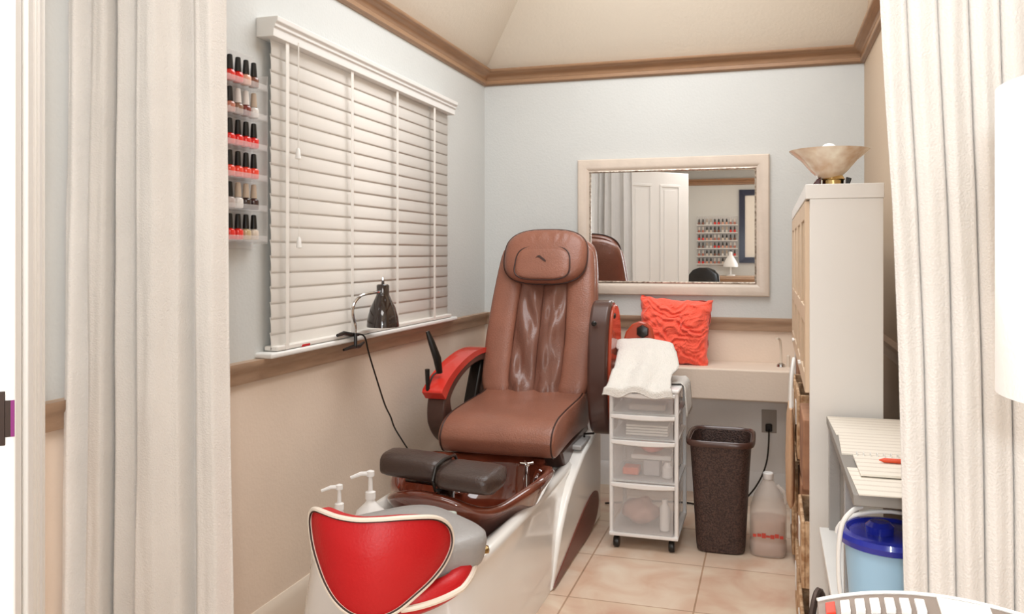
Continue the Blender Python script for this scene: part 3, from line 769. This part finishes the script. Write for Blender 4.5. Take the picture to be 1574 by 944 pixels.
for (x, y) in ((kx0+.03, ky0+.03), (kx1-.03, ky0+.03), (kx0+.03, ky1-.03), (kx1-.03, ky1-.03)):
    b = MB().lathe([(.008, -.012), (.022, -.012), (.024, -.007), (.024, .007), (.022, .012), (.008, .012)], (x, y, .024), 20, axis='x').tube([(x, y, .03), (x, y, .058)], .007, 8)
    obj('wheel', b, M['black'], kt)
# contents of the drawers
def blob(c, r, seed, amp=.25, n=20):
    rings = []
    for i in range(11):
        ph = PI*i/10; ring = []
        for k in range(n):
            a = 2*PI*k/n; v = Vector((math.sin(ph)*math.cos(a), math.sin(ph)*math.sin(a), math.cos(ph)))
            kk = 1+amp*noise.noise(v*2.2+Vector((seed, 0, 0)))
            ring.append((c[0]+v.x*r[0]*kk, c[1]+v.y*r[1]*kk, c[2]+v.z*r[2]*(1 if v.z < -.3 else kk)))
        rings.append(ring)
    return MB().loft(rings)
pinkm = mat('pink_cloth', 'ef8f86', .8, bump=.4, bscale=50); orangem = mat('orange_sponge', 'ee6a3c', .8, bump=.5, bscale=90)
tag(obj('pink_cloth_bundle', blob((-.50, 3.72, .432), (.055, .06, .036), 3), pinkm, smooth=80), 'pink cloth bundle inside the third drawer of the white cart', 'cloth')
b = MB().box(-.62, -.55, 3.66, 3.74, .3035, .335); tag(obj('sponge', b, orangem, bevel=.006), 'orange sponge at the left of the third cart drawer', 'sponge')
b = MB().box(-.585, -.41, 3.67, 3.80, .372, .394); tag(obj('plastic_tray', b, M['plastic'], bevel=.006), 'white tray under the pink cloth in the third cart drawer', 'tray')
b = MB().box(-.53, -.46, 3.67, 3.76, .3035, .37); tag(obj('carton', b, mat('grey_carton', 'bdb8b8', .6), bevel=.004), 'pale grey carton in the middle of the third cart drawer', 'box')
b = MB().lathe([(.018, 0), (.022, .004), (.022, .045), (.014, .055), (.012, .066)], (-.425, 3.66, .3035), 16); tag(obj('jar', b, M['plastic']), 'small white jar at the right of the third cart drawer', 'jar')
tag(obj('cotton_bag', blob((-.545, 3.72, .135), (.08, .07, .056), 8, .35), mat('rosy_brown_bag', 'c79a8c', .35), smooth=80), 'rosy brown plastic bag in the bottom drawer of the cart', 'bag')
b = MB().lathe([(.018, 0), (.021, .004), (.021, .10), (.012, .115), (.012, .135)], (-.435, 3.65, .0785), 16); tag(obj('spray_bottle', b, M['plastic']), 'white bottle standing at the right of the bottom cart drawer', 'bottle')
b = MB()
for k in range(4): b.box(-.60, -.42, 3.63+k*.001, 3.75, .4855+k*.012, .4945+k*.012)
tag(obj('paper_stack', b, M['paper'], bevel=.002), 'stack of white sheets in the second drawer from the top of the cart', 'papers')
b = MB().box(-.59, -.43, 3.62, 3.74, .5935, .622); tag(obj('tool_case', b, mat('taupe_plastic', 'a8988c', .4), bevel=.008), 'taupe case in the top drawer of the cart', 'case')
# towel draped over tray and cart
def tw(u, v):
    # v: 0 back bottom -> 1 front bottom
    s_ = v
    y = ln([(0, 3.945), (.34, 3.944), (.42, 3.93), (.55, 3.84), (.72, 3.70), (.84, 3.585), (.9, 3.568), (1, 3.563)], s_)
    z = sm([(0, .80), (.18, .835), (.34, .866), (.42, .868), (.55, .838), (.72, .762), (.84, .702), (.9, .70), (1, .668)], s_)
    wl = ln([(0, -.69), (.36, -.675), (.45, -.705), (.55, -.665), (.72, -.665), (1, -.69)], s_)
    wr = ln([(0, -.46), (.36, -.47), (.45, -.43), (.6, -.40), (.66, -.385), (.76, -.41), (1, -.39)], s_)
    x = wl+(wr-wl)*u
    fold = .012*math.sin(u*13+1.5*s_)*min(1, max(0, (s_-.3)*2)) + .010*noise.noise(Vector((u*4, s_*5, 2)))
    edge_ = (2*u-1)
    z2 = z + fold - .018*abs(edge_)**4
    if y < 3.62: y -= .006*math.sin(u*16)
    if y > 3.60 : z2 = max(z2, .70)
    return (x, y, z2)
tag(obj('towel', MB().grid(tw, 44, 56), M['towel'], smooth=80, solid=.006, soff=1), 'white towel draped over the top of the drawer cart', 'towel')
def tw2(u, v):
    x = -.43+.09*u if v < 0 else ln([(0, -.45), (.5, -.375), (.62, -.361), (1, -.352)], v)
    z = ln([(0, .70), (.5, .703), (.62, .69), (1, .56)], v) + .004*noise.noise(Vector((u*6, v*4, 1)))
    y = 3.72+.22*u
    return (x+(.004*math.sin(u*20) if v > .6 else 0), y, z)
tag(obj('cleaning_cloth', MB().grid(tw2, 20, 20), M['towel'], smooth=80, solid=.005, soff=1), 'white cloth hanging over the right side of the drawer cart', 'cloth')

# ------------------------------------------------------------------ waste bin
wx, wy = -.205, 3.76
wb = thing('waste_bin', 'tall dark brown speckled waste bin standing open beside the cart', 'waste bin', (wx, wy, 0))
def wring(hx, hy, z, e=5): return [(wx+p[0], wy+p[1], z) for p in sell(56, hx, hy, e)]
rings = [wring(.092, .10, 0), wring(.100, .108, .006), wring(.103, .113, .03), wring(.117, .140, .30), wring(.128, .158, .475), wring(.123, .153, .475), wring(.112, .135, .30), wring(.099, .107, .035), wring(.09, .10, .02)]
obj('bin_body', MB().loft(rings), M['binm'], wb, smooth=40)
rings = [wring(.127, .157, .462), wring(.141, .171, .462), wring(.144, .174, .470), wring(.143, .173, .482), wring(.137, .167, .487), wring(.130, .16, .483), wring(.125, .155, .47)]
obj('rim', MB().loft(rings, cap=False, cyc=True), M['darkbrown'], wb, smooth=50)

# ------------------------------------------------------------------ gallon jug
jx, jy = -.010, 3.73
jg = thing('plastic_jug', 'translucent gallon jug half full, standing on the floor right of the waste bin', 'jug', (jx, jy, 0))
pr = [(.055, .0), (.07, .004), (.075, .02), (.075, .055), (.0725, .06), (.0725, .075), (.075, .08), (.075, .175), (.072, .20), (.058, .245), (.038, .282), (.024, .305), (.02, .31), (.02, .328)]
rings = []
for r, z in pr:
    e = 3.2 if z < .2 else 2.2
    rings.append([(jx+p[0], jy+p[1], z) for p in sell(40, r, r, e)])
obj('jug_body', MB().loft(rings), M['jug'], jg, smooth=50)
rings = [[(jx+p[0], jy+p[1], z) for p in sell(40, r, r, 3)] for r, z in ((.05, .004), (.066, .008), (.07, .02), (.069, .15), (.06, .152))]
obj('contents', MB().loft(rings), M['liquid'], jg, smooth=50)
obj('cap', MB().lathe([(.021, .315), (.022, .318), (.022, .338), (.019, .342)], (jx, jy, 0), 20), M['plastic'], jg)
obj('handle', MB().tube(cr([(jx+.058, jy+.0, .205), (jx+.070, jy, .225), (jx+.064, jy, .262), (jx+.035, jy, .288)], 5), .008, 10), M['jug'], jg)
b = MB()
for k in range(7):
    a = -PI/2 + (k-3)*.22
    q = a; c_, s_ = math.cos(q), math.sin(q); rr = .0765/((abs(c_)**3.2+abs(s_)**3.2)**(1/3.2))
    x, y = jx+c_*rr, jy+s_*rr
    b.box(x-.008, x+.008, y-.001, y+.001, .085+.004*(k % 2), .097+.004*(k % 3))
obj('red_print', b, mat('red_print', 'c84a3c', .6), jg, smooth=0)

# ------------------------------------------------------------------ outlet and cord
ot = thing('wall_outlet', 'black plug in a grey wall outlet low on the back wall, cord running down', 'wall outlet', (-.01, YB, .32))
obj('outlet_plate', MB().box(-.045, .03, YB-.006, YB-.0005, .335, .455), mat('grey_outlet_plate', 'aaa096', .5), ot, bevel=.002)
obj('plug', MB().box(-.026, .008, YB-.035, YB-.006, .345, .385), M['black'], ot, bevel=.006)
obj('cord', MB().tube(cr([(-.008, 4.557, .36), (-.01, 4.53, .28), (-.02, 4.5, .2), (-.05, 4.47, .12), (-.10, 4.43, .05), (-.16, 4.36, .012), (-.28, 4.30, .008), (-.42, 4.33, .008), (-.60, 4.30, .008), (-.80, 4.2, .008)], 5), .0045, 6), M['black'], ot)

# ------------------------------------------------------------------ coral cushion on the ledge
def cushion():
    b = MB(); n = 130; cx, cz = -.482, .868; hw_, hh = .187, .168
    def P(u, v, side):
        x = (u-.5)*2; z = (v-.5)*2
        ex = abs(x)**3; ez = abs(z)**3
        th = .075*max(0, (1-abs(x)**2.4))**.5*max(0, (1-abs(z)**2.4))**.5
        px = x*hw_*(1-.06*(1-z*z)); pz = z*hh*(1-.06*(1-x*x))
        q = Vector((px*22, pz*22, side*3))
        rid = 0
        if side > 0:
            wv = math.sin(pz*150 + 9*noise.noise(Vector((px*14, pz*12, 2))) + 4*math.sin(px*19+pz*8))
            rid = .013*noise.ridged_multi_fractal(Vector((px*17+noise.noise(q*.6), pz*17+noise.noise(q*.6+Vector((3, 1, 2))), 2)), 1.0, 2.0, 3, 1.0, 2.0) - .012 + .008*wv*.6
        e = min(1, (1-max(abs(x), abs(z)))*8)
        rid *= .35+.65*e
        jx_ = .010*noise.noise(q*1.1+Vector((5, 0, 0))); jz_ = .010*noise.noise(q*1.1+Vector((0, 9, 0)))
        d_ = side*th + side*rid if side > 0 else -th
        # roll slightly, lean back against the wall
        ro = -.055; rx = px*math.cos(ro)-pz*math.sin(ro); rz = px*math.sin(ro)+pz*math.cos(ro)
        y = 4.44 + .10*(rz/hh)*.5 - d_
        return (cx+rx+jx_, y, cz+rz+jz_)
    b.grid(lambda u, v: P(u, v, 1), n, n); b.grid(lambda u, v: P(u, v, -1), 30, 30)
    return b
tag(obj('cushion', cushion(), M['coral'], smooth=80), 'square coral cushion with ruffled front leaning on the ledge below the mirror', 'cushion')
tp = thing('wall_tap', 'small pale curved spout standing on the right end of the ledge', 'tap', (.05, 4.45, .70))
obj('spout', MB().tube(cr([(.05, 4.45, .70), (.05, 4.45, .78), (.045, 4.44, .835), (.03, 4.41, .845)], 4), .006, 8), M['base'], tp)
obj('tap_base', MB().lathe([(.022, .70), (.02, .712), (.008, .72)], (.05, 4.45, 0), 14), M['chrome'], tp)
obj('tap_handle', MB().lathe([(.009, .70), (.009, .755), (.004, .76)], (.085, 4.45, 0), 10), M['base'], tp)

# ------------------------------------------------------------------ tall shelf unit on the right
cx0, cx1, cy0, cy1, ct = .092, .292, 2.47, 4.0, 1.462
sc = thing('display_cabinet', 'tall white cabinet with narrow glazed doors along the right wall', 'cabinet', (.19, 3.2, 0))
obj('side_panel', MB().box(cx0+.012, cx1, cy0, cy0+.03, 0, ct-.04), M['white'], sc, bevel=.0015)
obj('side_panel', MB().box(cx0+.012, cx1, cy1-.03, cy1, 0, ct-.04), M['white'], sc, bevel=.0015)
obj('top_panel', MB().box(cx0, cx1+.002, cy0-.004, cy1+.004, ct-.04, ct), M['white'], sc, bevel=.0015)
obj('back_panel', MB().box(cx1-.008, cx1-.001, cy0+.03, cy1-.03, .02, ct-.04), M['white'], sc)
for z in (.02, .30, .58, .86, 1.14):
    obj('shelf', MB().box(cx0+.025, cx1-.008, cy0+.03, cy1-.03, z, z+.02), M['white'], sc)
nd = 4; W_ = (cy1-cy0-.04)/nd
tanw = mat('tan_door_edge', 'd9c0a4', .5)
for k in range(nd):
    y0 = cy0+.02+k*W_+.003; y1 = y0+W_-.006
    b = MB(); x0, x1 = cx0, cx0+.018
    for (a, c) in ((y0, y0+.045), (y1-.045, y1)): b.box(x0, x1, a, c, .88, ct-.045)
    for z in (.88, 1.07, ct-.095): b.box(x0, x1, y0+.045, y1-.045, z, z+.05)
    b.box(x0+.002, x1-.002, (y0+y1)/2-.008, (y0+y1)/2+.008, .93, ct-.1)
    d_ = obj('cabinet_door', b, tanw, sc, bevel=.002)
    obj('door_glass', MB().box(x0+.008, x0+.010, y0+.04, y1-.04, .92, ct-.09), M['acrylic'], d_)
    obj('door_knob', MB().tube([(x0, y1-.02 if k % 2 == 0 else y0+.02, .92), (x0-.008, y1-.02 if k % 2 == 0 else y0+.02, .92)], .005, 10), M['white'], d_)
# things stacked in the open lower shelves
kk = 0
for zi, z in enumerate((.04, .32, .60)):
    for j in range(4):
        yy = cy0+.05+j*.365
        if (zi+j) % 3 == 2:
            b = MB()
            h = .20+.03*((j+zi) % 2)
            b.box(cx0-.004+.006*j, cx1-.02, yy, yy+.28, z, z+h)
            o = obj('cardboard_box', b, M['brownpaper'], bevel=.004)
            tag(o, f'brown cardboard box on the {["bottom", "middle", "upper"][zi]} open shelf of the white cabinet, {ORD[j]} from the front', 'box', 'storage in the open cabinet shelves')
        else:
            bt_ = thing('storage_basket', f'tan woven basket on the {["bottom", "middle", "upper"][zi]} open shelf of the white cabinet, {ORD[j]} from the front', 'basket', ((cx0+cx1)/2, yy+.14, z), 'storage in the open cabinet shelves')
            x0, x1, y0, y1, h = cx0-.008, cx1-.02, yy, yy+.29, .19+.02*(j % 2)
            b = MB().box(x0, x0+.01, y0, y1, z, z+h).box(x1-.01, x1, y0, y1, z, z+h).box(x0+.01, x1-.01, y0, y0+.01, z, z+h).box(x0+.01, x1-.01, y1-.01, y1, z, z+h).box(x0+.01, x1-.01, y0+.01, y1-.01, z, z+.01)
            obj('basket_body', b, M['bin_tan'], bt_, bevel=.003)
            obj('label_tag', MB().box(x0-.003, x0-.0005, (y0+y1)/2-.04, (y0+y1)/2+.04, z+h*.45, z+h*.8), M['white'], bt_)
hb = thing('tote_bag', 'tan tote bag hanging by a strap from the cabinet door front', 'bag', (.07, 3.0, .45))
rings = []
for (z, hy, hx) in ((.40, .10, .006), (.42, .13, .014), (.55, .135, .016), (.70, .12, .012), (.74, .115, .006)):
    rings.append([(.066+p[0], 3.12+p[1]+.006*math.sin(z*40), z) for p in sell(28, hx, hy, 2.6)])
obj('bag_body', MB().loft(rings), mat('tan_canvas', 'c9a585', .8, bump=.4, bscale=60), hb, smooth=60)
obj('strap', MB().tube(cr([(.066, 3.04, .73), (.07, 3.07, .84), (.078, 3.12, .90), (.07, 3.17, .84), (.066, 3.20, .73)], 5), .006, 8), M['white'], hb)

# torchiere style glass bowl lamp on the cabinet
gx, gy = .178, 2.86
gl = thing('glass_bowl_lamp', 'small lamp with a wide alabaster glass bowl standing on the white cabinet', 'lamp', (gx, gy, ct))
pr = [(.02, .045), (.032, .048), (.055, .07), (.085, .105), (.115, .130), (.122, .137), (.116, .135), (.08, .102), (.05, .07), (.02, .055)]
obj('bowl_shade', MB().lathe([(a, ct+c) for a, c in pr], (gx, gy, 0), 40), M['alabaster'], gl, smooth=60)
obj('lamp_stem', MB().lathe([(.036, ct), (.036, ct+.006), (.032, ct+.01), (.032, ct+.04), (.036, ct+.044), (.03, ct+.056), (.006, ct+.06)], (gx+.012, gy, 0), 24), M['gold'], gl)
obj('bulb', MB().lathe([(.012, ct+.06), (.016, ct+.1), (.03, ct+.12), (.028, ct+.145), (.012, ct+.158), (.002, ct+.16)], (gx, gy, 0), 18), M['lamp_shade'], gl)
obj('foot', MB().prism([(gx-.062, ct), (gx-.025, ct), (gx-.025, ct+.052), (gx-.04, ct+.043), (gx-.055, ct+.02)], gy-.025, gy+.015, 'y'), M['darkred'], gl, bevel=.004)
obj('foot', MB().prism([(gx+.048, ct), (gx+.052, ct), (gx+.066, ct+.045), (gx+.05, ct+.05)], gy-.025, gy+.015, 'y'), M['black'], gl, bevel=.002)

# ------------------------------------------------------------------ narrow desk behind the right curtain
nx0, nx1, ny0, ny1, nz = .146, .446, 1.67, 2.45, .826
dk = thing('side_desk', 'narrow white desk covered in papers behind the right curtain', 'desk', (.3, 2.05, 0))
obj('desktop', MB().box(nx0, nx1, ny0, ny1, nz-.022, nz), M['deskgrey'], dk, bevel=.002)
for (x, y) in ((nx0+.004, ny0+.24), (nx0+.004, ny1-.05), (nx1-.05, ny0+.24), (nx1-.05, ny1-.05)):
    obj('leg', MB().box(x, x+.028, y, y+.028, 0, nz-.022), M['greyvinyl'], dk, bevel=.002)
obj('lower_shelf', MB().box(nx0-.02, nx1-.02, ny0-.0, ny1-.03, .515, .53), M['white'], dk, bevel=.002)
sheets = [((.150, .40, 2.20, 2.44), .002, .03, 'printed sheet at the far end of the narrow desk'), ((.155, .43, 1.98, 2.24), .004, -.04, 'printed sheet in the middle of the narrow desk, behind the spiral notebook'), ((.153, .43, 1.665, 1.87), .002, .02, 'printed sheet at the near end of the narrow desk')]
for (x0, x1, y0, y1), h, a, lb in sheets:
    c = Vector(((x0+x1)/2, (y0+y1)/2)); b = MB()
    vs = []
    for z in (nz+.0003, nz+h):
        for (x, y) in ((x0, y0), (x1, y0), (x1, y1), (x0, y1)):
            d_ = Vector((x, y))-c; vs.append((c.x+d_.x*math.cos(a)-d_.y*math.sin(a), c.y+d_.x*math.sin(a)+d_.y*math.cos(a), z))
    b.add(vs, [(3, 2, 1, 0), (4, 5, 6, 7), (0, 1, 5, 4), (1, 2, 6, 5), (2, 3, 7, 6), (3, 0, 4, 7)])
    tag(obj('paper_sheet', b, M['printed'], smooth=0), lb, 'paper', 'papers on the narrow desk')
nb = thing('spiral_notebook', 'open spiral notebook with a white page on the narrow desk', 'notebook', (.29, 1.92, nz+.004))
obj('pages', MB().box(.17, .42, 1.79, 1.955, nz+.0045, nz+.010), M['printed'], nb, bevel=.001)
b = MB()
for k in range(18):
    x = .178+k*.0135
    b.tube([(x, 1.952+.007*math.cos(q*PI/4), nz+.010+.007*math.sin(q*PI/4)) for q in range(8)], .0012, 5, cyc=True)
obj('spiral_wire', b, M['white'], nb)
b = MB().tube([(.215, 1.893, nz+.0155), (.225, 1.893, nz+.0155), (.37, 1.89, nz+.0155), (.385, 1.89, nz+.0155)], [.001, .005, .005, .004], 10)
tag(obj('pen', b, M['orange']), 'orange red pen lying across the spiral notebook', 'pen')

# bucket on the desk's lower shelf
ux, uy = .222, 1.775
bk = thing('bucket', 'pale blue plastic bucket with dark blue lid beneath the narrow desk', 'bucket', (ux, uy, .53))
obj('bucket_body', MB().lathe([(.066, .531), (.070, .535), (.083, .71), (.086, .71), (.086, .716), (.08, .716), (.068, .54)], (ux, uy, 0), 40), M['bucket'], bk, smooth=40)
obj('lid', MB().lathe([(.088, .708), (.094, .711), (.097, .722), (.094, .731), (.080, .733), (.074, .728), (.03, .731), (.002, .731)], (ux, uy, 0), 40), M['blueplastic'], bk, smooth=30)
b = MB().lathe([(.026, .728), (.026, .744), (.018, .752), (.002, .753)], (ux-.02, uy-.01, 0), 20)
obj('lid_spout', b, M['blueplastic'], bk)
hp_ = [(ux+.098*math.cos(a), uy-.01-.0*math.sin(a), .722+.05*math.sin(a)) for a in [PI*k/16 for k in range(17)]]
obj('bucket_handle', MB().tube(hp_, .004, 8), M['white'], bk)
b = MB().tube(cr([(.165, 1.72, .79), (.146, 1.70, .785), (.128, 1.69, .76), (.122, 1.69, .70), (.126, 1.69, .63), (.142, 1.69, .575), (.16, 1.69, .545)], 6), .0045, 8)
tag(obj('power_cable', b, M['white'], smooth=60), 'white cable looping below the left edge of the narrow desk', 'cable')

# ------------------------------------------------------------------ near counter with card terminal and lamp
nc = thing('front_table', 'white table at the bottom right corner holding the calculator and drum lamp', 'table', (.42, .65, 0))
obj('tabletop', MB().box(.03, .62, .42, .97, .83, .86), M['white'], nc, bevel=.004)
for (x, y) in ((.05, .44), (.56, .44), (.05, .91), (.56, .91)): obj('leg', MB().box(x, x+.04, y, y+.04, 0, .83), M['white'], nc, bevel=.003)
tr = thing('desk_calculator', 'grey desk calculator with pale keys and a white paper strip on the near table', 'calculator', (.15, .78, .86))
def T(u, v, h=0):     # u across 0..1, v front..back 0..1 on the sloping top
    x = .043+.215*u; 
    yb = .885 - .035*(2*u-.9)**2
    y = .66 + (yb-.66)*v
    z = .898+.045*v + h - .006*(2*u-1)**2*v
    return Vector((x, y, z))
b = MB(); top = [[T(i/20, j/8) for i in range(21)] for j in range(9)]
rings = []
per = [(i/20, 0) for i in range(21)] + [(1, j/8) for j in range(1, 9)] + [(i/20, 1) for i in range(19, -1, -1)] + [(0, j/8) for j in range(7, 0, -1)]
base_r = [Vector((T(u, v).x, T(u, v).y, .8602)) for u, v in per]
top_r = [T(u, v) for u, v in per]
b.loft([base_r, top_r], cap=False)
b.add([T(i/20, j/8) for j in range(9) for i in range(21)], [(j*21+i, j*21+i+1, (j+1)*21+i+1, (j+1)*21+i) for j in range(8) for i in range(20)])
b.add(base_r, [tuple(range(len(base_r)))])
obj('casing', b, M['terminal'], tr, smooth=30)
def keybox(u0, u1, v0, v1, h):
    vs = [T(u, v, hh) for hh in (0, h) for v in (v0, v1) for u in (u0, u1)]
    return MB().add(vs, [(0, 2, 3, 1), (4, 5, 7, 6), (0, 1, 5, 4), (2, 6, 7, 3), (0, 4, 6, 2), (1, 3, 7, 5)])
redk = mat('red_key', 'd8402c', .4); greenk = mat('green_key', '8fae6a', .4)
for i in range(7):
    for j in range(6):
        u0 = .03+i*.062; v0 = .16+j*.138
        m_ = redk if (i == 0 and j == 5) else greenk if (i == 0 and j == 4) else M['keym']
        obj('key', keybox(u0, u0+.04, v0, v0+.085, .005), m_, tr, bevel=.0008, smooth=0)
obj('paper_strip', keybox(.50, .70, .02, .985, .002), M['paper'], tr, smooth=0)
obj('display_window', keybox(.845, .925, .70, .86, .003), M['screen'], tr, smooth=0)
obj('swipe_slot', keybox(.755, .78, .72, .90, .003), M['bronze'], tr, smooth=0)
obj('raised_panel', keybox(.73, .84, .55, .95, .0015), M['terminal'], tr, smooth=0)
obj('edge_trim', MB().tube([T(i/20, 1, .001) for i in range(21)], .0018, 8), M['white'], tr)
b = MB().tube(cr([(.038, .86, .864), (.038, .89, .895), (.047, .915, .925), (.056, .91, .90), (.062, .905, .87), (.06, .91, .8635)], 6), .0035, 8)
tag(obj('phone_cord', b, M['bronze']), 'short dark cord looping up beside the left end of the calculator', 'cord')

lp_ = thing('table_lamp', 'table lamp with a white drum shade at the right edge', 'table lamp', (.351, .915, .86))
lx, ly = .351, .915
obj('lamp_shade', MB().lathe([(.14, 1.134), (.14, 1.432)], (lx, ly, 0), 64, cap=False), M['drum'], lp_, smooth=40, solid=.002)
obj('lamp_base', MB().lathe([(.05, .86), (.053, .865), (.05, .872), (.02, .88), (.035, .91), (.045, .95), (.035, 1.01), (.015, 1.04), (.01, 1.05), (.01, 1.16)], (lx, ly, 0), 32), M['white'], lp_)
obj('shade_ring', MB().tube([(lx-.139, ly, 1.40), (lx+.139, ly, 1.40)], .002, 6).tube([(lx, ly, 1.16), (lx, ly, 1.40)], .003, 6), M['steel'], lp_)
obj('bulb', MB().lathe([(.012, 1.16), (.014, 1.19), (.03, 1.23), (.028, 1.27), (.01, 1.29)], (lx, ly, 0), 18), M['lamp_shade'], lp_)

# ------------------------------------------------------------------ front room, seen in the mirror
fk = thing('far_polish_rack', 'wall rack of nail polish seen reflected in the mirror', 'display rack', (-.72, YF, 1.1))
obj('back_panel', MB().box(-1.0, -.44, YF+.001, YF+.006, 1.10, 1.80), M['acrylic'], fk)
fz = [1.13, 1.24, 1.35, 1.46, 1.57, 1.68]
for z in fz: obj('shelf', MB().box(-1.0, -.44, YF+.006, YF+.06, z-.012, z-.001), M['white'], fk)
cset = [('red', 'e02a20', 'black'), ('pink beige', 'dba58c', 'black'), ('dusty pink', 'b5705c', 'white'), ('champagne', 'd4c4b4', 'black'), ('brown', '7a4a38', 'black'), ('pearl white', 'dcd6d0', 'beige')]
ORD2 = ORD+['seventh', 'eighth', 'ninth', 'tenth', 'eleventh', 'twelfth']
for ri, z in enumerate(fz):
    for k in range(10):
        cn, hx, cap = cset[(k//2+ri*2) % 6]
        polish(cn, hx, cap, (-.965+k*.054, YF+.035, z), f'{cn} polish, {cap} cap, {ORD2[k]} from left, {ORD[5-ri]} shelf down, rack reflected in mirror', 'nail polish bottles in the rack reflected in the mirror')
pf = thing('framed_picture', 'navy framed picture with white mat reflected at the right of the mirror', 'picture', (-.25, YF, 1.15))
obj('picture_frame', MB().loft([[(x0, YF+o, z0), (x1, YF+o, z0), (x1, YF+o, z1), (x0, YF+o, z1)] for x0, x1, z0, z1, o in ((-.42, .08, 1.14, 2.16, .001), (-.42, .08, 1.14, 2.16, .03), (-.34, .0, 1.22, 2.08, .025), (-.34, .0, 1.22, 2.08, .006))], cap=False), M['navy'], pf, smooth=0)
obj('picture_mat', MB().box(-.345, .005, YF+.004, YF+.008, 1.215, 2.085), M['paper'], pf)
dk2 = thing('manicure_table', 'wooden manicure table by the far wall, reflected in the mirror', 'table', (-.65, -2.6, 0))
obj('tabletop', MB().box(-1.15, -.1, -2.85, -2.35, .93, .97), M['wood'], dk2, bevel=.004)
for (x, y) in ((-1.12, -2.82), (-.16, -2.82), (-1.12, -2.41), (-.16, -2.41)): obj('leg', MB().box(x, x+.04, y, y+.04, 0, .93), M['wood'], dk2)
ml = thing('manicure_lamp', 'small white lamp on the manicure table, reflected in the mirror', 'lamp', (-.52, -2.6, .97))
obj('lamp_base', MB().lathe([(.06, .97), (.06, .985), (.012, .99), (.012, 1.12)], (-.52, -2.6, 0), 20), M['white'], ml)
obj('lamp_shade', MB().lathe([(.10, 1.09), (.095, 1.13), (.06, 1.2), (.025, 1.25), (.025, 1.29), (.004, 1.3)], (-.52, -2.6, 0), 24), M['white'], ml)
dc = thing('office_chair', 'black rounded chair back reflected at the bottom of the mirror', 'chair', (-.8, -1.9, 0))
rings = [[(-.82+p[0], -1.9+p[1], z) for p in sell(28, hx, .03, 2.5)] for z, hx in ((.62, .14), (.66, .19), (.8, .21), (1.0, .19), (1.06, .14), (1.09, .06))]
obj('backrest', MB().loft(rings), M['black'], dc, smooth=60)
rings = [[(-.82+p[0], -2.12+p[1], z) for p in sell(28, .22*k, .21*k, 3)] for z, k in ((.43, .85), (.45, 1), (.49, 1), (.51, .9))]
obj('seat', MB().loft(rings), M['black'], dc, smooth=60)
obj('back_support', MB().tube([(-.82, -2.0, .44), (-.82, -1.87, .46), (-.82, -1.875, .66)], .015, 8), M['steel'], dc)
obj('gas_column', MB().tube([(-.82, -2.12, .06), (-.82, -2.12, .44)], .025, 12), M['steel'], dc)
for k in range(5):
    a = k*2*PI/5; lgx, lgy = -.82+.25*math.cos(a), -2.12+.25*math.sin(a)
    l_ = obj('leg', MB().tube([(-.82, -2.12, .085), (lgx, lgy, .06)], [.02, .012], 8), M['black'], dc)
    obj('caster', MB().lathe([(.008, -.012), (.026, -.01), (.026, .01), (.008, .012)], (lgx, lgy, .0262), 14, axis='x').tube([(lgx, lgy, .03), (lgx, lgy, .06)], .008, 6), M['black'], l_)
